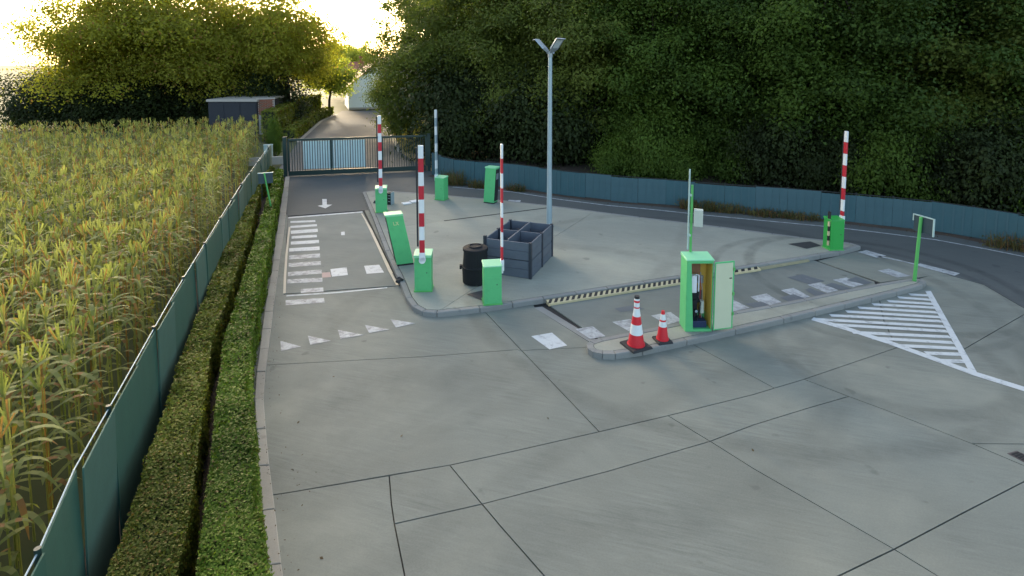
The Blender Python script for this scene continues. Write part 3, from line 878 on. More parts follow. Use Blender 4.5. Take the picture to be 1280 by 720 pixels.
mb = MB(); mb.box(.05, .2, d - .07, d - .036, .95, 1.12); mb.build('relay_box', M['lamphead'], c, bevel=.006)
for q_ in range(4):
    mb = MB(); mb.tube([(.03 + q_ * .035, d - .06, 1.2), (.05 + q_ * .03, .02, 1.0 - q_ * .05), (.0 + q_ * .05, .04, .7), (.04 + q_ * .03, .0, .22)], .007, 6); mb.build('cable', [M['rubber'], M['rubber'], M['redband'], M['lamphead']][q_], c)
mb = MB(); mb.box(-.14, .2, -.13, .15, .05, .2); mb.build('battery', M['blue'], c, bevel=.01)
# the door swings out to the right
dr = MB(); dr.box(0, .47, -.025, .0, .05, h - .02); door = dr.build('door', M['green'], c, (w + .005, -d - .03, 0), R(12), bevel=.004)
mb = MB(); mb.box(.02, .43, -.032, -.0255, .08, h - .05); mb.build('door_lining', M['creamgreen'], door)
mb = MB(); mb.box(.35, .41, -.04, -.032, 1.18, 1.2); mb.build('slot', M['black'], door)
for z in (.35, .8, 1.35):
    mb = MB(); mb.box(.435, .475, -.05, -.02, z, z + .07); mb.build('latch', M['greenpost'], door)
# mast behind it with the cream box
PM = (7.815,9.822)
m = thing('sensor_mast', 'thin green mast with pale rod and small cream box behind the open cabinet', 'mast', (*PM, .12), face_cam(PM))
mb = MB(); mb.box(-.026, .026, -.026, .026, 0, 3.15); mb.build('post', M['greenpost'], m, bevel=.006)
mb = MB(); mb.tube([(-.06, -.01, 1.7), (-.06, -.01, 3.5)], .018, 10); mb.box(-.08, .0, -.03, .03, 2.0, 2.05); mb.box(-.08, .0, -.03, .03, 2.9, 2.95); mb.build('rod', M['signframe'], m)
mb = MB(); mb.box(.05, .24, -.1, .06, 2.25, 2.62); mb.build('junction_box', M['boxcream'], m, bevel=.012)

# ------------------------------------------------------------ traffic cones
def cone(p, h, r0, rt, bs, rings, rz, label, top=False):
    t = thing('traffic_cone', label, 'cone', (*p, .12), rz)
    mb = MB(); mb.hexa([(-bs, -bs, 0), (bs, -bs, 0), (bs, bs, 0), (-bs, bs, 0), (-bs * .93, -bs * .93, .045), (bs * .93, -bs * .93, .045), (bs * .93, bs * .93, .045), (-bs * .93, bs * .93, .045)]); mb.build('base', M['rubber'], t, bevel=.008)
    mb = MB()
    prof = [(r0 * 1.12, .04, 0), (r0 * 1.1, .065, 0)]
    for z, k in rings:
        f = z / h
        prof.append((r0 + (rt - r0) * f, .065 + (h - .065) * f, k))
    mb.lathe(prof, 28)
    mb.build('cone_body', [M['conered'], M['conewhite']], t, smooth=False)
    return t
PA, PB = (6.163,9.372), (6.801,9.364)
t = cone(PA, .80, .165, .06, .245, [(0, 0), (.235, 0), (.236, 1), (.46, 1), (.461, 0), (.64, 0), (.641, 1), (.8, 1)], face_cam(PA) + R(38), 'larger red and white traffic cone with a striped cap on top')
mb = MB(); mb.lathe([(.055, .79, 1), (.057, .82, 1), (.057, .8201, 0), (.057, .85, 0), (.056, .8501, 1), (.056, .94, 1), (.058, .9401, 0), (.058, .985, 0), (.054, .9851, 1), (.054, 1.02, 1), (.05, 1.0201, 2), (.05, 1.07, 2)], 20); mb.build('cap', [M['conered'], M['whiteband'], M['rubber']], t)
cone(PB, .655, .12, .032, .165, [(0, 0), (.29, 0), (.291, 1), (.41, 1), (.411, 0), (.45, 0), (.451, 1), (.58, 1), (.581, 0), (.655, 0)], face_cam(PB) + R(28), 'smaller red and white traffic cone beside the open cabinet')

# ------------------------------------------------------------ compost bays and bin
PX_ = (5.435,13.38)
bay = thing('compost_bay', 'slate blue plastic board compost bays with four open compartments', 'compost bay', (*PX_, .12), 0)
ud = Vector((math.cos(R(-40)), math.sin(R(-40)))); ld = Vector((math.cos(R(48)), math.sin(R(48))))
SW, LL, BH = 1.32, 1.86, .98
def bp(u, l): return ud * (u - SW) + ld * l
def wallboards(a, b, z0, z1, rows, th=.035, name='board'):
    a, b = Vector(a), Vector(b)
    for k in range(rows):
        zz0, zz1 = z0 + (z1 - z0) * k / rows + .004, z0 + (z1 - z0) * (k + 1) / rows - .004
        mb = MB(); mb.beam((*a, (zz0 + zz1) / 2), (*b, (zz0 + zz1) / 2), th + random.uniform(-.004, .004), zz1 - zz0)
        mb.build(name, M['board'], bay, bevel=.004)
e = .045
for (u0, l0, u1, l1) in ((e, 0, SW - e, 0), (e, LL, SW - e, LL)):
    wallboards(bp(u0, l0), bp(u1, l1), 0, .475, 2); wallboards(bp(u0, l0), bp(u1, l1), .49, BH, 2)
for u in (0, SW):
    for l0, l1 in ((e, LL / 2 - e), (LL / 2 + e, LL - e)):
        wallboards(bp(u, l0), bp(u, l1), 0, .475, 2); wallboards(bp(u, l0), bp(u, l1), .49, BH, 2)
wallboards(bp(SW / 2, e), bp(SW / 2, LL - e), .02, BH + .03, 4)
wallboards(bp(e, LL / 2), bp(SW / 2 - .03, LL / 2), .02, BH, 4)
wallboards(bp(SW / 2 + .03, LL / 2), bp(SW - e, LL / 2), .02, BH, 4)
for u in (0, SW):
    for l in (0, LL / 2, LL):
        q = bp(u, l)
        mb = MB(); mb.box(-.04, .04, -.04, .04, 0, BH + .015 + (.06 if (u == 0 and l == 0) else 0)); mb.build('post', M['boarddark'], bay, (q.x, q.y, 0), R(48), bevel=.005)
for i, (u, l) in enumerate(((SW * .25, LL * .25), (SW * .75, LL * .25), (SW * .25, LL * .75), (SW * .75, LL * .75))):
    q = bp(u, l)
    mb = MB(); hz = (.55, .62, .4, .5)[i]
    du, dl = ud * (SW / 4 - .04), ld * (LL / 4 - .05)
    P = [q - du - dl, q + du - dl, q + du + dl, q - du + dl]
    mb.prism([tuple(x) for x in P], .0, hz); mb.build('compost', M['compost'], bay)

PBN = (3.994,13.708)
b = thing('compost_bin', 'round black plastic compost bin with lid beside the slate blue bays', 'compost bin', (*PBN, .12), face_cam(PBN))
mb = MB(); mb.lathe([(.30, 0), (.34, .02), (.342, .06), (.352, .36), (.355, .41), (.362, .42), (.362, .45), (.345, .46), (.335, .5), (.31, .86), (.3, .88)], 28); mb.build('body', M['plastic'], b, smooth=False)
mb = MB(); mb.lathe([(.3, .87), (.335, .875), (.335, .93), (.31, .945), (.18, .965), (.175, .99), (.155, .995), (.15, .975), (.0, .972)], 28); mb.build('lid', M['plastic'], b)
for s in (-1, 1):
    mb = MB(); mb.box(s * .39 - .03, s * .39 + .03, -.06, .06, .37, .47); mb.build('handle', M['plastic'], b, bevel=.01)

# ------------------------------------------------------------ lamp post
PLM = (7.868,17.603)
l = thing('street_lamp', 'tall grey lamp post with two flat heads rising in a V', 'street lamp', (*PLM, .12), face_cam(PLM))
mb = MB(); mb.lathe([(.16, 0), (.16, .02), (.1, .03), (.095, .9), (.09, .95), (.07, 5.8), (.066, 6.02), (.066, 6.04)], 16); mb.build('pole', M['galv'], l, smooth=False)
mb = MB(); mb.tube([(0, 0, 5.98), (0, 0, 6.18)], .085, 14); mb.tube([(-.12, 0, 6.12), (.14, 0, 6.12)], .035, 10); mb.build('bracket', M['lamphead'], l)
for yaw, L, el in ((R(162), .70, R(48)), (R(-44), .7, R(50))):
    mb = MB()
    dx, dz = Vector((math.cos(el), 0, math.sin(el))), Vector((-math.sin(el), 0, math.cos(el)))
    sec = [(.0, .05, .045), (.1, .1, .06), (.3, .19, .065), (.92, .2, .05), (1.0, .17, .03)]
    pts = []
    for f, wd, tk in sec:
        c0 = dx * (f * L) + Vector((.07, 0, 0)) + (Vector((.06, 0, -.05)) if f > .95 else Vector())
        pts.append([c0 + Vector((0, -wd, 0)), c0 + Vector((0, wd, 0)), c0 + Vector((0, wd * .9, 0)) + dz * tk, c0 + Vector((0, -wd * .9, 0)) + dz * tk])
    for i in range(len(pts) - 1):
        for j in range(4):
            k = (j + 1) % 4
            mb.face([pts[i][j], pts[i][k], pts[i + 1][k], pts[i + 1][j]])
    mb.face(pts[0]); mb.face(pts[-1][::-1])
    hd = mb.build('lamp_head', M['lamphead'], l, (0, 0, 6.1), yaw)
    g = MB()
    o1, o2 = dx * (.35 * L) + Vector((.07, 0, 0)) - dz * .006, dx * (.85 * L) + Vector((.07, 0, 0)) - dz * .006
    g.face([o1 + Vector((0, -.14, 0)), o1 + Vector((0, .14, 0)), o2 + Vector((0, .15, 0)), o2 + Vector((0, -.15, 0))])
    g.build('lens', M['glass'], hd)

# ------------------------------------------------------------ signs on green posts
PS = (15.022,9.72)
s = thing('sign_post', 'green sign post with thin framed plate at the right end of the front island', 'sign', (*PS, .12), face_cam(PS))
mb = MB(); mb.tube([(0, 0, 0), (.02, 0, .7), (.055, 0, 1.75)], [.045, .042, .04], 12); mb.build('post', M['greenpost'], s)
pl = MB(); pl.box(-.16, .36, -.012, .0, 1.33, 1.76); plate = pl.build('plate', M['sign'], s, (.04, .06, 0), R(-38))
for (x0, x1, z0, z1) in ((-.17, .37, 1.76, 1.785), (.36, .385, 1.31, 1.785), (-.185, -.16, 1.6, 1.785)):
    mb = MB(); mb.box(x0, x1, -.03, .012, z0, z1); mb.build('frame', M['signframe'], plate)
PS2 = (-1.401,20.677)
s = thing('sign_post', 'slim green post with small dark plate standing in the hedge gap by the gate', 'sign', (*PS2, 0), face_cam(PS2))
mb = MB(); mb.tube([(.02, 0, 0), (0, 0, .9), (-.17, 0, 2.1)], [.03, .028, .026], 10); mb.build('post', M['greenpost'], s)
mb = MB(); mb.box(-.36, .1, .03, .05, 1.72, 2.08); pl = mb.build('plate', M['sign'], s)
mb = MB(); mb.box(-.38, .12, .02, .06, 2.08, 2.105); mb.build('frame', M['signframe'], pl)

# ------------------------------------------------------------ small things on the island
Pq = (2.948,22.563)
k = thing('black_box', 'small black box with pale edges standing right behind the far left barrier', 'box', (*Pq, .12), face_cam(Pq) + R(-30))
mb = MB(); mb.box(-.11, .11, -.12, .12, 0, .46); mb.build('body', M['plastic'], k, bevel=.01)
mb = MB(); mb.box(.112, .128, -.13, .13, .0, .5); mb.build('side_plate', M['galv'], k)
for z in (.12, .25, .36):
    mb = MB(); mb.box(-.02, .09, -.13, -.121, z, z + .03); mb.build('vent', M['lamphead'], k)
def lump(p, r, name, label, cat, z=.12):
    bm = bmesh.new()
    bmesh.ops.create_icosphere(bm, subdivisions=2, radius=r)
    for v in bm.verts:
        v.co *= 1 + .25 * math.sin(v.co.x * 40 + v.co.y * 31 + v.co.z * 17)
        v.co.z = max(v.co.z * .8, -r * .3)
    me = bpy.data.meshes.new(name); bm.to_mesh(me); bm.free()
    me.materials.append(M['rubber'])
    return tag(link(name, me, None, (*p, z + r * .25)), label, cat)
lump((2.117,14.505), .11, 'rubber_stop', 'black lump of rubber on the kerb left of the near left barrier', 'rubber stop', .08)
lump((2.398,22.975), .08, 'rubber_stop', 'tiny black lump beside the foot of the far left barrier', 'rubber stop')
for p, rz, lab in (((3.589,22.395), .2, 'flat white slab lying on the island, nearer to the payment column'), ((3.956,22.603), .3, 'flat white slab lying on the island, nearer to the near barrier arm')):
    mb = MB(); mb.box(-.17, .17, -.14, .14, 0, .035)
    tag(mb.build('white_slab', M['steelwhite'], None, (*p, .12), rz, bevel=.006), lab, 'slab', 'white slabs on the island')

# ------------------------------------------------------------ gate
GA, GB = Vector((-1.149,30.296)), Vector((5.841,29.381))
gd = (GB - GA); GL = gd.length; grz = math.atan2(gd.y, gd.x)
g = thing('sliding_gate', 'long dark green sliding gate of upright bars with pale sheeting on its left half', 'gate', (*GA, 0), grz)
mb = MB(); mb.box(0, GL, -.07, .07, .06, .3); mb.build('bottom_beam', M['gategreen'], g, bevel=.01)
mb = MB(); mb.box(0, GL, -.04, .04, 1.86, 1.97); mb.build('top_rail', M['gategreen'], g, bevel=.01)
for f in (.004, .3, .67, .996):
    mb = MB(); mb.box(GL * f - .05, GL * f + .05, -.045, .045, .3, 1.86); mb.build('stile', M['gategreen'], g)
mb = MB(); mb.box(-.016, .016, -.016, .016, .29, 1.87); pk = mb.mesh('picket', M['gategreen'])
npk = 56
for k in range(npk):
    link('picket', pk, g, (GL * (k + .5) / npk, -.002, 0))
nsh = 4
for k in range(nsh):
    x0, x1 = GL * (.105 + .44 * k / nsh), GL * (.105 + .44 * (k + 1) / nsh) - .015
    mb = MB(); mb.box(x0, x1, .035, .045, .36, 1.82); mb.build('sheet', M['palepanel'], g)
for px_, lab, hh in ((GA - gd * .02, 'dark green gate post at the left end of the sliding gate beside the hedge', 2.05), (GB + gd * .016, 'dark gate post at the right end of the sliding gate beside the teal fence', 2.0)):
    mb = MB(); mb.box(-.09, .09, -.09, .09, 0, hh); mb.box(-.1, .1, -.1, .1, hh, hh + .03)
    tag(mb.build('gate_post', M['gategreen'], None, (*px_, 0), grz, bevel=.008), lab, 'gate post')
mb = MB(); mb.box(-1.1, .95, -.1, .1, 0, .45); w_ = mb.build('low_wall', M['kerb'], None, (*(-2.47,34.26), 0), 0, bevel=.01)
tag(w_, 'low pale wall between the green screen fence and the gate', 'wall')
mb = MB(); mb.box(-.24, .24, -.15, .15, -.0, .98); mb.box(-.26, .26, -.17, .17, .98, 1.02)
u_ = mb.build('utility_cabinet', M['utility'], None, (*(-2.41,35.31), 0), 0, bevel=.01)
tag(u_, 'pale teal utility cabinet behind the low wall left of the gate', 'utility cabinet')

# ------------------------------------------------------------ teal fence along the exit road
FL = [(5.906,28.132),(6.271,26.278),(7.552,25.064),(8.824,24.063),(10.326,21.946),(12.336,19.88),(13.925,18.748),(15.279,17.473),(17.533,15.681),(19.371,13.855),(20.605,12.456),(20.984,11.45),(21.331,10.526),(21.873,8.51),(22.171,6.271)]
pts = resample(FL, 1.15)
f = thing('fence', 'long low teal screen fence curving along the exit road under the trees', 'fence', (*pts[0], 0), 0)
o0 = Vector(pts[0])
mb = MB(); mb.box(0, 1, -.012, .012, .04, 1.05); pm = [mb.mesh('panel', M['teal']), mb.mesh('panel', M['teal2'])]
mb = MB(); mb.box(-.03, .03, -.03, .03, -.1, 1.12); pom = mb.mesh('post', M['fencedark'])
mb = MB(); mb.box(0, 1, -.02, .02, 1.06, 1.09); rm = mb.mesh('top_rail', M['fencedark'])
mb = MB(); mb.box(0, 1, -.006, .006, .04, 1.05); rib = mb.mesh('rib', M['teal2'])
for i in range(len(pts) - 1):
    a, b = Vector(pts[i]) - o0, Vector(pts[i + 1]) - o0
    rz = math.atan2(b.y - a.y, b.x - a.x)
    L = (b - a).length
    nrm = Vector((math.sin(rz), -math.cos(rz)))
    q = link('panel', random.choice(pm), f, (*(a + nrm * random.uniform(.036, .05)), random.uniform(-.03, .02)), rz + R(random.uniform(-.5, .5)))
    q.scale = (L * .992, 1, 1.12 - .12 * min(1, i / 12))
    for k in (.27, .52, .76):
        r_ = link('rib', rib, q, (k, -.016, 0)); r_.scale = (.045, 1, .99)
    link('post', pom, f, (*a, 0), rz)
    t = link('top_rail', rm, f, (*a, .12 - .12 * min(1, i / 12)), rz); t.scale = (L, 1, 1)
# earth bank behind the fence
mb = MB()
bk = resample(FL, 3)
rows = [(-.1, -.06), (1.2, .1), (4, .35), (14, .6), (60, .8)]
for i in range(len(bk) - 1):
    pass
V = [[(*q, z) for q in offset_line(bk, dd)] for dd, z in rows[:4]]
for r_ in range(3):
    for i in range(len(bk) - 1):
        mb.face([V[r_][i], V[r_][i + 1], V[r_ + 1][i + 1], V[r_ + 1][i]])
struct(mb.build('earth_bank', M['soil']))
mb = MB()
V = [[(*q, z) for q in offset_line(bk, dd)] for dd, z in ((-.75, -.03), (-.05, .03))]
for i in range(len(bk) - 1):
    mb.face([V[0][i], V[0][i + 1], V[1][i + 1], V[1][i]])
struct(mb.build('fence_verge', M['soil']))
# dark bar fence further back on the bank
A_, B_ = Vector((7.34,33.24)), Vector((13.30,26.76))
bd = B_ - A_
f2 = thing('bar_fence', 'dark bar fence under the trees behind the left end of the teal fence', 'fence', (*A_, .3), math.atan2(bd.y, bd.x))
for z in (.2, 1.75):
    mb = MB(); mb.box(0, bd.length, -.02, .02, z, z + .05); mb.build('rail', M['fencedark'], f2)
mb = MB(); mb.box(-.012, .012, -.012, .012, 0, 1.85); bm_ = mb.mesh('bar', M['fencedark'])
for k in range(int(bd.length / .16)):
    link('bar', bm_, f2, (k * .16, 0, 0))

# ------------------------------------------------------------ green screen fence on the left
FG = [(-2.25, -3), (-2.3, 5.4), (-2.4, 6.5), (-2.42, 11), (-2.3, 19.9), (-1.95, 30)]
pts = resample(FG, 1.05)
f = thing('screen_fence', 'tall dark green privacy screen fence between the maize and the hedges', 'fence', (*pts[0], 0), 0)
o0 = Vector(pts[0])
mb = MB(); mb.box(0, 1, -.008, .008, .03, 1.78); pm = [mb.mesh('panel', M['mesh']), mb.mesh('panel', M['mesh2'])]
mb = MB(); mb.tube([(0, 0, 0), (0, 0, 1.83)], .028, 8); pom = mb.mesh('post', M['gategreen'])
mb = MB(); mb.tube([(0, 0, 1.79), (1, 0, 1.79)], .008, 6); wm = mb.mesh('top_wire', M['galv'])
for i in range(len(pts) - 1):
    a, b = Vector(pts[i]) - o0, Vector(pts[i + 1]) - o0
    rz = math.atan2(b.y - a.y, b.x - a.x)
    q = link('panel', pm[0] if i % 3 else pm[1], f, (*(a + Vector((.02 + random.uniform(0, .03), 0))), random.uniform(-.03, .01)), rz + R(random.uniform(-1.2, 1.2)))
    q.scale = ((b - a).length * 1.0, 1, 1)
    q.rotation_euler.x = R(random.uniform(-1.5, 1.5))
    if i % 2 == 0:
        link('post', pom, f, (*a, 0), 0)
    t = link('top_wire', wm, f, (*a, 0), rz); t.scale = ((b - a).length, 1, 1)

# ------------------------------------------------------------ hedges
def hedge(name, label, Lp, Rp, h, mat, near=True, z0=0, dens=1.0, group=None):
    n = 60
    Lq, Rq = [along(Lp, i / n) for i in range(n + 1)], [along(Rp, i / n) for i in range(n + 1)]
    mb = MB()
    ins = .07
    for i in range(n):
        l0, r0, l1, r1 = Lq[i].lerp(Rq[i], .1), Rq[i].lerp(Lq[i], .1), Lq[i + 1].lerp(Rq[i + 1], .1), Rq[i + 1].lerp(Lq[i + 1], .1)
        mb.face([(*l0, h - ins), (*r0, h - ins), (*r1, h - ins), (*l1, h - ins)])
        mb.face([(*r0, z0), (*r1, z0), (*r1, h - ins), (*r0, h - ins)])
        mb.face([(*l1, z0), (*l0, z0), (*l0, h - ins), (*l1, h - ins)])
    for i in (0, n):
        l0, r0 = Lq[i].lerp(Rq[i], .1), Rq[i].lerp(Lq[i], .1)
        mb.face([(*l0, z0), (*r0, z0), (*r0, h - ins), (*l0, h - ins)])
    qs = []
    for i in range(n):
        mid = (Lq[i] + Rq[i]) / 2
        dist = max(5.0, math.hypot(mid.x, mid.y))
        s = max(.034, .0052 * dist)
        seg = (Lq[i + 1] - Lq[i]).length
        wd = (Rq[i] - Lq[i]).length
        def emit(cnt, fn, nrm):
            u, v = rng.random(cnt), rng.random(cnt)
            c = fn(u[:, None], v[:, None])
            wob = (np.sin(c[:, 1] * 3.1 + c[:, 0] * 5) * .02 + np.sin(c[:, 1] * 7.7 + c[:, 2] * 4) * .012)
            c = c + np.array(nrm) * (wob - .03 + rng.normal(0, .018, cnt))[:, None]
            c = c + rng.normal(0, .008, c.shape)
            qs.append(leaf_quads(c, s * rng.uniform(.7, 1.3, cnt), aspect=.6, normals=np.tile(np.array(nrm, float), (cnt, 1))))
        l0, l1, r0, r1 = [np.array([*q, 0.]) for q in (Lq[i], Lq[i + 1], Rq[i], Rq[i + 1])]
        k = dens * 3.2 / (s * s * .3)
        emit(int(seg * wd * k), lambda u, v: (l0 * (1 - u) + l1 * u) * (1 - v) + (r0 * (1 - u) + r1 * u) * v + np.array([0, 0, h]), (0, 0, 1))
        emit(int(seg * (h - z0) * k * .75), lambda u, v: (r0 * (1 - u) + r1 * u) + np.array([0, 0, 1.]) * (z0 + (h - z0) * v), (1, 0, 0))
        if near:
            emit(int(seg * (h - z0) * k * .3), lambda u, v: (l0 * (1 - u) + l1 * u) + np.array([0, 0, 1.]) * (h - (h - z0) * v * .6), (-1, 0, 0))
    for i, sg in ((0, -1), (n, 1)):
        l0, r0 = np.array([*Lq[i], 0.]), np.array([*Rq[i], 0.])
        mid = (Lq[i] + Rq[i]) / 2
        s = max(.034, .0052 * math.hypot(mid.x, mid.y))
        cnt = int((Rq[i] - Lq[i]).length * h * dens * 2.5 / (s * s * .3))
        u, v = rng.random(cnt)[:, None], rng.random(cnt)[:, None]
        qs.append(leaf_quads(l0 * (1 - u) + r0 * u + np.array([0, 0, 1.]) * v * h + rng.normal(0, .02, (cnt, 3)), np.full(cnt, s), aspect=.6, normals=np.tile(np.array((0., sg, 0.)), (cnt, 1))))
    t = thing(name, label, 'hedge', (0, 0, 0), 0, group)
    link('foliage', group_mesh('foliage', mat, np.concatenate(qs)), t)
    mb.build('branch_core', M['hedgecore'], t)
    return t
HK = [(q[0] - .05, q[1]) for q in KL[::-1] if q[1] > 3.5 or True]
HRt = [(q[0] - .04, q[1]) for q in KL if 3 <= q[1] <= 29]
HRt = [(-1.3, 27.5)] + [q for q in HRt if q[1] < 27]
HLt = [(-1.58, 27.5), (-1.6, 16.9), (-1.6, 10.75), (-1.25, 6.55), (-1.02, 3)]
hedge('clipped_hedge', 'bright green clipped hedge directly beside the kerb', HLt, HRt, .92, M['leaf_hedge'])
H1L = [(-2.07, 28.5)] + [(-2.429,25.594),(-2.346,17.79)] + [(-2.24, 11), (-2.05, 6.6), (-1.98, 3)]
H1R = [(-1.72, 28.5)] + [(-2.076,25.465),(-1.815,17.595)] + [(-1.84, 11), (-1.42, 6.6), (-1.36, 3)]
hedge('clipped_hedge', 'yellowing clipped hedge close to the green screen fence', H1L, H1R, .9, M['leaf_hedge_dry'])
ER = [(-0.746,44.148),(1.01,57.536),(2.751,64.259)]
hedge('clipped_hedge', 'low clipped hedge along the left edge of the far road', [(q[0] - 1.3, q[1] + .3) for q in ER], [(q[0] - .35, q[1]) for q in ER], .8, M['leaf_hedge_dry'], dens=.8)
hedge('clipped_hedge', 'tall clipped hedge behind the low one left of the far road', [(q[0] - 2.7, q[1] + .5) for q in ER], [(q[0] - 1.6, q[1] + .3) for q in ER], 2.2, M['leaf_hedge_dry'], dens=.8)

# ------------------------------------------------------------ far road, verge, house and barn
mb = MB()
mb.prism([(-1.149,30.296),(-1.825,31.623),(-0.949,42.928),(1.01,57.536),(2.751,64.259),(3.565,68.218),(10.052,66.284),(6.946,57.762),(6.01,44.009),(5.425,36.089),(5.928,29.7)], -.1, -.004)
struct(mb.build('far_road', M['farroad']))
ke = [(-0.949,42.928),(1.01,57.536),(2.751,64.259)]; sline(ke, .3, M['kerb'], bpy.data.objects['far_road'], .01, 'road_edge')
sline([(6.946,57.762),(6.01,44.009),(5.425,36.089)], .3, M['kerb'], bpy.data.objects['far_road'], .01, 'road_edge')
mb = MB(); mb.face([(*q, -.02) for q in [(7.123,58.542),(8.899,58.76),(11.395,47.537),(10.342,34.286),(7.711,28.58),(5.921,29.236),(5.474,36.071),(6.069,43.987)]][::-1]); struct(mb.build('dry_verge', pmat('dry_verge_earth', (.3, .22, .09), .95, .3, 1.0, bmp=.4)))
cnt = 9000
A4 = [np.array([*q, 0.]) for q in [(7.123,58.542),(10.199,56.568),(8.693,30.433),(5.671,35.999)]]
u, v = rng.random((cnt, 1)), rng.random((cnt, 1))
base = (A4[0] * (1 - u) + A4[1] * u) * (1 - v) + (A4[3] * (1 - u) + A4[2] * u) * v
def blades(base, h, w, spread=.4):
    n = len(base)
    az = rng.uniform(0, 2 * math.pi, n)
    hh = h * rng.uniform(.5, 1.3, n)
    d = np.stack([np.cos(az), np.sin(az), np.zeros(n)], 1)
    s = np.stack([-np.sin(az), np.cos(az), np.zeros(n)], 1) * w
    top = base + d * (hh * spread * rng.random(n))[:, None] + np.array([0, 0, 1.]) * hh[:, None]
    q = np.empty((n, 4, 3))
    q[:, 0] = base - s; q[:, 1] = base + s; q[:, 2] = top + s * .3; q[:, 3] = top - s * .3
    return q
stuff(link('dry_grass', group_mesh('dry_grass', M['grass'], blades(base, .22, .025))), 'dry straw coloured grass on the verge right of the far road', 'grass')

bx, by = (4.358,69.165)
b = thing('barn', 'white barn gable at the end of the far road', 'barn', (bx, by, 0), 0)
mb = MB()
Wd, ev, ap, dp = 6.2, 2.75, 5.35, 8
mb.face([(0, 0, 0), (Wd, 0, 0), (Wd, 0, ev), (Wd / 2, 0, ap), (0, 0, ev)]); mb.face([(0, dp, 0), (0, dp, ev), (Wd / 2, dp, ap), (Wd, dp, ev), (Wd, dp, 0)])
mb.face([(0, 0, 0), (0, 0, ev), (0, dp, ev), (0, dp, 0)]); mb.face([(Wd, 0, 0), (Wd, dp, 0), (Wd, dp, ev), (Wd, 0, ev)])
mb.build('wall', M['barnwall'], b)
for sg in (0, 1):
    x0, x1 = (-.25, Wd / 2) if sg == 0 else (Wd + .25, Wd / 2)
    mb = MB(); z0 = ev - .2
    mb.hexa([(x0, -.2, z0), (x1, -.2, ap + .02), (x1, dp + .2, ap + .02), (x0, dp + .2, z0), (x0, -.2, z0 + .15), (x1, -.2, ap + .17), (x1, dp + .2, ap + .17), (x0, dp + .2, z0 + .15)]); mb.build('roof', M['redtile'], b)
mb = MB(); mb.box(0, Wd, -.02, -.003, 0, .25); mb.build('plinth', M['coping'], b)
hx, hy = (5.56,87.56)
b = thing('house', 'house with red tiled roof behind the white barn', 'house', (hx, hy, 0), 0)
mb = MB(); mb.box(0, 11, 0, 8, 0, 2.9); mb.build('wall', M['brick'], b)
mb = MB(); mb.hexa([(-.4, -.4, 2.85), (11.4, -.4, 2.85), (11.4, 4, 5.6), (-.4, 4, 5.6), (-.4, -.4, 3.0), (11.4, -.4, 3.0), (11.4, 4, 5.75), (-.4, 4, 5.75)]); rf = mb.build('roof', M['redtile'], b)
mb = MB(); mb.hexa([(-.4, 4.003, 5.6), (11.4, 4.003, 5.6), (11.4, 8.4, 2.85), (-.4, 8.4, 2.85), (-.4, 4.003, 5.75), (11.4, 4.003, 5.75), (11.4, 8.4, 3), (-.4, 8.4, 3)]); mb.build('roof', M['redtile'], b)
mb = MB(); mb.box(2, 2.6, 3.4, 4.0, 5.0, 6.6); mb.build('chimney', M['brick'], rf)

# garage and brick wall behind the maize
gx0, gx1, gx2 = (-7.63,49.46), (-4.00,48.13), (-2.68,48.29)
b = thing('garage', 'dark flat roofed garage behind the maize with pale roof edge', 'garage', (*gx0, 0), math.atan2(gx1[1] - gx0[1], gx1[0] - gx0[0]))
Lg = (Vector(gx1) - Vector(gx0)).length
mb = MB(); mb.box(0, Lg, 0, 5, 0, 2.7); mb.build('wall', M['darkwall'], b)
mb = MB(); mb.box(-.1, Lg + .1, -.1, 5.1, 2.7, 2.88); mb.build('roof_edge', M['coping'], b)
for k in range(3):
    mb = MB(); mb.box(Lg * k / 3 + .06, Lg * (k + 1) / 3 - .06, -.03, -.002, .1, 2.5); mb.build('cladding_panel', M['darkwall'], b)
b = thing('brick_wall', 'short red brick wall joining the dark garage behind the maize', 'wall', (*gx1, 0), math.atan2(gx2[1] - gx1[1], gx2[0] - gx1[0]))
Lb = (Vector(gx2) - Vector(gx1)).length
mb = MB(); mb.box(.02, Lb, .2, .5, 0, 2.85); mb.build('core', M['coping'], b)
mb = MB(); mb.box(-.0, Lb + .05, .15, .55, 2.85, 2.95); mb.build('coping', M['coping'], b)
bmh = [MB(), MB()]
bmh[0].box(0, .24, .17, .2, 0, .075); bmh[1].box(0, .24, .168, .2, 0, .075)
bms = [bmh[0].mesh('brick', M['brick']), bmh[1].mesh('brick', M['brickpale'])]
for r_ in range(14):
    z = 2.76 - r_ * .088
    x = .03 + (r_ % 2) * .12
    while x + .24 < Lb:
        link('brick', random.choice([bms[0], bms[0], bms[1]]), b, (x, 0, z))
        x += .255

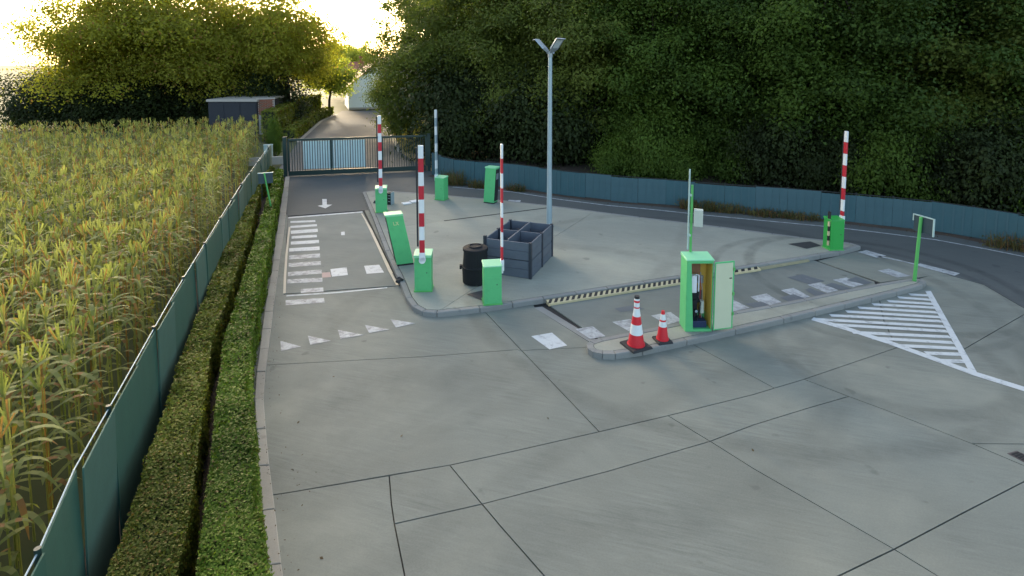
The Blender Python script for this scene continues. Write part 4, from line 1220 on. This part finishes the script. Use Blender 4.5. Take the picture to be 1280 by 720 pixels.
# ------------------------------------------------------------ trees
def crown_mesh(name, seed, rx, rz_, nclump, nleaf, size, mat, sig=.62, low=.25, drop=0):
    r = np.random.default_rng(seed)
    qs = []
    cl = []
    for k in range(nclump):
        v = r.normal(size=3); v /= np.linalg.norm(v)
        if v[2] < -.75:
            v[2] *= .5
        rad = r.uniform(.55, 1.02) if r.random() < .8 else r.uniform(.2, .6)
        lump_ = 1 + .16 * math.sin(v[0] * 5 + seed) * math.cos(v[1] * 4 + seed * 2) + .1 * math.sin(v[2] * 7 + seed)
        c = v * rad * lump_ * np.array([rx, rx, rz_])
        cl.append(c)
        n = int(nleaf * r.uniform(.6, 1.4))
        p = r.normal(size=(n, 3))
        sg = sig * r.uniform(.65, 1.35)
        p *= np.array([sg, sg, sg * .62])
        p[:, 2] -= drop * (p[:, 0] ** 2 + p[:, 1] ** 2)
        pos = c + p
        nr = p / (np.linalg.norm(p, axis=1, keepdims=True) + 1e-6) * .6 + np.array([0, 0, .5]) + v * .3
        qs.append(leaf_quads(pos, size * r.uniform(.6, 1.35, n), aspect=.55, normals=nr))
    return group_mesh(name, mat, np.concatenate(qs)), cl
def trunk_mesh(cl, zc, rx, seed, r0):
    r = random.Random(seed)
    mb = MB()
    path = [(0, 0, -.2), (r.uniform(-.1, .1), r.uniform(-.1, .1), zc * .35), (r.uniform(-.3, .3), r.uniform(-.3, .3), zc * .75), (r.uniform(-.4, .4), r.uniform(-.4, .4), zc * 1.25)]
    mb.tube(path, [r0 * 1.3, r0, r0 * .7, r0 * .25], 9)
    for c in sorted(cl, key=lambda q: q[2])[:: max(1, len(cl) // 14)]:
        t = r.uniform(.3, .95)
        s0 = Vector(path[1]).lerp(Vector(path[2]), t)
        e_ = Vector((c[0], c[1], c[2] + zc))
        mid = s0.lerp(e_, .5) + Vector((0, 0, .3))
        mb.tube([s0, mid, e_], [r0 * .38, r0 * .22, r0 * .07], 6)
    return mb.mesh('trunk', M['bark'])
def species(seed, rx, rz_, zc, nclump, nleaf, size, mat, r0=.2, sig=.62, drop=0):
    cm, cl = crown_mesh('crown', seed, rx, rz_, nclump, nleaf, size, mat, sig, drop=drop)
    return cm, trunk_mesh(cl, zc, rx, seed, r0), zc
SP = {
 'a': species(21, 3.8, 6.0, 6.0, 125, 620, .16, M['leaf_mid'], .2, .58),
 'b': species(22, 4.0, 6.0, 5.6, 120, 620, .16, M['leaf_mid'], .22, .58),
 'c': species(23, 4.2, 6.2, 6.0, 105, 720, .16, M['leaf_dark'], .22, .62),
 'd': species(24, 4.2, 6.0, 6.2, 95, 720, .155, M['leaf_deep'], .22, .65),
 'o': species(25, 5.2, 5.6, 6.6, 150, 520, .19, M['leaf_olive'], .25, .85),
 'p': species(26, 4.8, 4.6, 5.6, 130, 480, .18, M['leaf_olive'], .22, .8),
 'y': species(27, 2.4, 2.4, 4.4, 60, 240, .24, M['leaf_yellow'], .12, .5),
}
def tree(sp, p, sc, rz, label, group, z=0, sxy=1):
    cm, tm, zc = SP[sp]
    t = thing('broadleaf_tree', label, 'tree', (*p, z), rz, group)
    t.scale = (sc * sxy, sc * sxy, sc)
    link('crown', cm, t, (0, 0, zc))
    link('trunk', tm, t)
    return t
gR, gL = 'trees along the teal fence', 'trees by the far road'
tree('b', (6.88,40.92), .98, .4, 'dark tree overhanging the right side of the far road behind the gate', gR, .2, .9)
tree('a', (9.22,35.77), 1.0, 1.9, 'olive green tree behind the barrier at the back of the island', gR, .3)
tree('b', (12.34,32.48), 1.06, 2.7, 'broad tree behind the left head of the lamp post', gR, .3)
tree('a', (14.84,27.81), 1.05, 4.0, 'tree with foliage right of the lamp post head', gR, .3)
tree('c', (17.40,25.26), 1.0, 5.1, 'tree standing behind the thin mast of the open cabinet, left of it', gR, .4)
tree('d', (20.38,23.09), 1.05, .9, 'dark tree right of the thin mast, left of the far right barrier arm', gR, .4)
tree('c', (21.86,19.86), 1.0, 3.3, 'brighter green tree just left of the far right barrier arm', gR, .4)
tree('d', (24.51,17.82), 1.05, 2.2, 'dark tree right behind the far right barrier arm', gR, .4)
tree('b', (27.06,15.81), 1.0, 1.2, 'dark tree above the framed sign post', gR, .4)
tree('d', (29.48,13.32), 1.0, 5.5, 'dark tree at the right edge above the end of the teal fence', gR, .4)
for i, (px, d_, sp) in enumerate([(1,1,1)]):
    pass
BACK = [((11.23,46.84), 'b'), ((15.78,43.02), 'd'), ((18.26,38.90), 'b'), ((21.32,35.62), 'd'), ((25.17,33.14), 'b'), ((28.05,29.94), 'd'), ((31.35,27.65), 'b'), ((34.44,25.45), 'd'), ((37.30,23.33), 'b'), ((39.94,21.28), 'd'), ((42.82,19.16), 'b'), ((44.87,16.26), 'd'),
        ((16.77,55.54), 'd'), ((25.93,47.89), 'b'), ((33.56,40.80), 'd'), ((41.16,34.79), 'b'), ((48.62,29.91), 'd'), ((53.97,24.73), 'b')]
for i, (p, sp) in enumerate(BACK):
    tree(sp, p, 1.1 + .1 * (i % 3), i * 1.3, 'dark tree standing in the wood behind the row of trees along the teal fence', 'trees deeper in the wood', .4)
tree('o', (-15.65,56.70), 1.15, .5, 'wide tall olive tree left of the far road, leftmost of all trees', gL, 0, 1.0)
tree('p', (-10.15,56.83), 1.36, 4.4, 'tall olive tree behind the dark garage, right of the leftmost tree', gL, 0)
tree('p', (-6.82,59.90), 1.3, 2.0, 'olive tree behind the joint of the dark garage and the brick wall', gL, 0)
tree('p', (-1.99,54.91), 1.32, 1.0, 'rounded olive tree left of the far road above the tall hedge', gL, 0, .86)
tree('y', (1.95,63.12), 1.05, .3, 'small yellow green tree beside the red roofed house', gL, 0)
tree('y', (4.91,102.82), 1.55, 1.3, 'distant small tree left of the gap of open sky', gL, 0)
tree('y', (8.42,109.05), 1.45, 2.3, 'distant small tree above the red roof in the gap of open sky', gL, 0)
for i, px in enumerate((20, 70, 120, 200, 250, 310)):
    pass

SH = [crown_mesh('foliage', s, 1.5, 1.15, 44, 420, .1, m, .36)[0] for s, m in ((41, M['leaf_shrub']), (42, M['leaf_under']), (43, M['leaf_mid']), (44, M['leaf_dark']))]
def shrub(p, sc, rz, k, label, z=.2, group='shrubs along the teal fence', sz=1):
    t = thing('shrub', label, 'shrub', (*p, z), rz, group)
    link('foliage', SH[k], t, (0, 0, .95 * sc * sz)).scale = (sc, sc, sc * sz)
    mb = MB()
    for a_ in range(4):
        mb.tube([(0, 0, -.1), (.25 * math.cos(a_ * 1.6), .25 * math.sin(a_ * 1.6), .5 * sc), (.6 * math.cos(a_ * 1.6), .6 * math.sin(a_ * 1.6), 1.2 * sc)], [.04, .03, .012], 5)
    mb.build('stem', M['bark'], t)
    return t
shrub((14.38,23.36), .95, .3, 0, 'green shrub hanging over the teal fence, leftmost of three by the thin mast', sz=1.1)
shrub((15.30,22.38), 1.0, 2.2, 0, 'green shrub hanging over the teal fence, middle one of three left of the thin mast', sz=1.5)
shrub((16.25,21.60), .85, 1.3, 0, 'green shrub right behind the thin mast above the teal fence', sz=1.2)
for i, (px, d_, sc) in enumerate([(720, 30, 1.2), (760, 29, 1.3), (890, 25.2, 1.3), (940, 24.8, 1.35), (990, 23.8, 1.3), (1040, 23, 1.35), (1090, 22.3, 1.3), (1140, 21.6, 1.3), (1190, 21, 1.35), (1240, 20.4, 1.35), (1290, 19.8, 1.3), (1350, 19.3, 1.4)]):
    pass
SHP = [((14.30,27.47), 1.1), ((18.53,20.98), 1.0), ((19.85,19.21), 1.2), ((21.44,17.55), 1.0), ((22.41,15.91), 1.15), ((23.89,14.51), 1.0), ((24.40,13.24), 1.2), ((25.54,12.19), 1.1), ((26.43,11.21), 1.2)]
for i, (p, sc) in enumerate(SHP):
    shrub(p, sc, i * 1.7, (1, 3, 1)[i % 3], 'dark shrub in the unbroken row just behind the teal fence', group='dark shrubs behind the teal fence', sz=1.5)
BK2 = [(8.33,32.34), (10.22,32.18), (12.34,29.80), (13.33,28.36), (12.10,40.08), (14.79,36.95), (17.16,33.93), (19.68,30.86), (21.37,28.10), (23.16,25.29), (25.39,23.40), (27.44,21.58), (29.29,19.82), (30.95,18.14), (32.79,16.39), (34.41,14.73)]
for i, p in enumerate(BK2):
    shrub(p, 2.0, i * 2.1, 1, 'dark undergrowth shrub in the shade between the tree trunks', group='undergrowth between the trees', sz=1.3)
shrub((-2.18,37.27), .3, .2, 0, 'narrow upright dark bush beside the left gate post', 0, 'bushes by the gate', 3.6)
shrub((6.20,41.17), 1.15, .7, 2, 'drooping green shrub at the foot of the tree overhanging the far road', .5, 'bushes by the gate', 1.25)
shrub((8.64,37.06), 1.1, 1.9, 2, 'green shrub among the trunks just right of the sliding gate', .3, 'bushes by the gate', 1.3)
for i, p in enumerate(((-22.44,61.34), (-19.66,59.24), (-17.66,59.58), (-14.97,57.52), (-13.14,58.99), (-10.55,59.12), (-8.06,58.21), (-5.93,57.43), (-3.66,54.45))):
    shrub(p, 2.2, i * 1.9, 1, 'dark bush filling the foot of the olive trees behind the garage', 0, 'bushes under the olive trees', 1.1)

# ------------------------------------------------------------ maize field (behind the screen fence)
def maize():
    return group_mesh('maize_field', M['corn'], np.concatenate([maize_part(0, 15, 5), maize_part(15, 99, 2)]))
def maize_part(d0, d1, nseg):
    xs = np.arange(-30, -2.75, .72)
    P = []
    for x in xs:
        y = np.arange(1.5, 40, .21)
        P.append(np.stack([np.full(len(y), x) + rng.normal(0, .06, len(y)), y + rng.normal(0, .05, len(y))], 1))
    P = np.concatenate(P)
    P = P[~((P[:, 0] > -4.5) & (P[:, 0] > -2.4 - .0 * P[:, 1]))]
    near = np.hypot(P[:, 0], P[:, 1])
    P = P[((near < 22) | (rng.random(len(P)) < .6)) & (near >= d0) & (near < d1)]
    n = len(P)
    hgt = rng.uniform(1.95, 2.45, n)
    Q = []
    base = np.concatenate([P, np.zeros((n, 1))], 1)
    for k in range(2):                 # stem as two crossed blades
        s = np.array([.014, 0, 0]) if k == 0 else np.array([0, .014, 0])
        q = np.empty((n, 4, 3)); top = base + np.stack([np.zeros(n), np.zeros(n), hgt * .95], 1)
        q[:, 0] = base - s; q[:, 1] = base + s; q[:, 2] = top + s * .5; q[:, 3] = top - s * .5
        Q.append(q)
    for k in range(8):
        az = rng.uniform(0, 2 * math.pi, n)
        z0 = hgt * (.2 + .1 * k) * rng.uniform(.93, 1.07, n)
        L = rng.uniform(.5, .85, n) * (1 - .05 * abs(k - 4))
        d = np.stack([np.cos(az), np.sin(az), np.zeros(n)], 1)
        s = np.stack([-np.sin(az), np.cos(az), np.zeros(n)], 1)
        prev = base + np.array([0, 0, 1.]) * z0[:, None]; wp = .025
        up, dr_ = rng.uniform(.45, .8, n), rng.uniform(.5, 1.2, n)
        for t in np.linspace(0, 1, nseg + 2)[1:]:
            w = .036 * math.sin(min(1.0, .25 + t) * math.pi * .5) * (1 - t ** 3) + .002
            cur = base + d * (L * t * (1 - .25 * t))[:, None] + np.array([0, 0, 1.]) * (z0 + L * (up * t - dr_ * t * t * .9))[:, None]
            q = np.empty((n, 4, 3)); q[:, 0] = prev - s * wp; q[:, 1] = prev + s * wp; q[:, 2] = cur + s * w; q[:, 3] = cur - s * w
            Q.append(q); prev, wp = cur, w
    for k in range(5):                 # tassel
        az = rng.uniform(0, 2 * math.pi, n); ti = rng.uniform(.0, .35, n)
        b0 = base + np.array([0, 0, 1.]) * (hgt * .93)[:, None]
        top = b0 + np.stack([np.cos(az) * ti * .5, np.sin(az) * ti * .5, .32 - ti * .25], 1)
        s = np.array([.008, .004, 0])
        q = np.empty((n, 4, 3)); q[:, 0] = b0 - s; q[:, 1] = b0 + s; q[:, 2] = top + s; q[:, 3] = top - s
        Q.append(q)
    return np.concatenate(Q)
stuff(link('maize_field', maize()), 'ripening maize field behind the green screen fence', 'maize')

# ------------------------------------------------------------ weeds and litter
def weed(p, rad, n, h, label, grp='weeds at the foot of the teal fence'):
    b_ = np.zeros((n, 3)); r_ = rad * np.sqrt(rng.random(n)); a_ = rng.uniform(0, 6.28, n)
    b_[:, 0] = r_ * np.cos(a_) * 1.5; b_[:, 1] = r_ * np.sin(a_) * .6
    o = link('weed_clump', group_mesh('weed_clump', M['weed'], np.concatenate([blades(b_, h, .012, .8), leaf_quads(b_ + np.stack([rng.normal(0, .08, n), rng.normal(0, .08, n), rng.random(n) * h * .9], 1), np.full(n, .09))])), None, (*p, .0), R(-40))
    tag(o, label, 'weeds', grp)
weed((6.344,25.597), .45, 260, .6, 'tall rusty weed clump at the foot of the teal fence beside the back barrier')
weed((7.276,24.543), .35, 160, .35, 'rusty weed clump at the fence foot just left of the back payment column')
weed((8.75,23.326), .3, 120, .35, 'weed clump at the fence foot right of the back payment column')
weed((14.515,17.879), .5, 260, .4, 'green weed clump at the fence foot right beside the thin mast')
weed((15.306,17.276), .5, 260, .35, 'brownish weed clump at the fence foot, second to the right of the thin mast')
weed((16.319,16.243), .5, 220, .28, 'straw coloured weed clump at the fence foot, left of two straw ones')
weed((17.266,15.437), .5, 200, .25, 'straw coloured weed clump at the fence foot nearest the far right barrier')
weed((21.03,10.477), .6, 260, .4, 'green weed clump at the fence foot at the right edge')
cnt = 420
t = rng.random(cnt)
kr = [along(KR, x * .72) for x in t]
c = np.array([[q.x, q.y, .008] for q in kr]); c[:, 0] += rng.exponential(.16, cnt) - .05; c[:, 2] = np.where(c[:, 0] < np.array([q.x for q in kr]), .07, .008)
stuff(link('leaf_litter', group_mesh('leaf_litter', M['litter'], leaf_quads(c, rng.uniform(.015, .036, cnt), flat=4, aspect=.5))), 'scattered dead leaves along the kerb', 'leaf litter')
c = np.array([[*(0.262,10.565), .008], [*(-0.343,9.375), .008], [*(3.593,8.041), .008], [*(1.215,8.449), .008], [*(6.25,6.254), .008], [*(-0.036,6.586), .008]])
stuff(link('leaf_litter', group_mesh('leaf_litter', M['litter'], leaf_quads(c, .06, flat=5, aspect=.6))), 'a few single dead leaves lying out on the open concrete', 'leaf litter')
cnt = 500
sl = [along(FL, x) for x in rng.random(cnt) * .9]
c = np.array([[q.x - .25 + rng.normal(0, .18), q.y - .3 + rng.normal(0, .18), .02] for q in sl])
stuff(link('leaf_litter', group_mesh('leaf_litter', M['litter'], leaf_quads(c, rng.uniform(.04, .09, cnt), flat=3))), 'dead leaves blown along the foot of the teal fence', 'leaf litter')
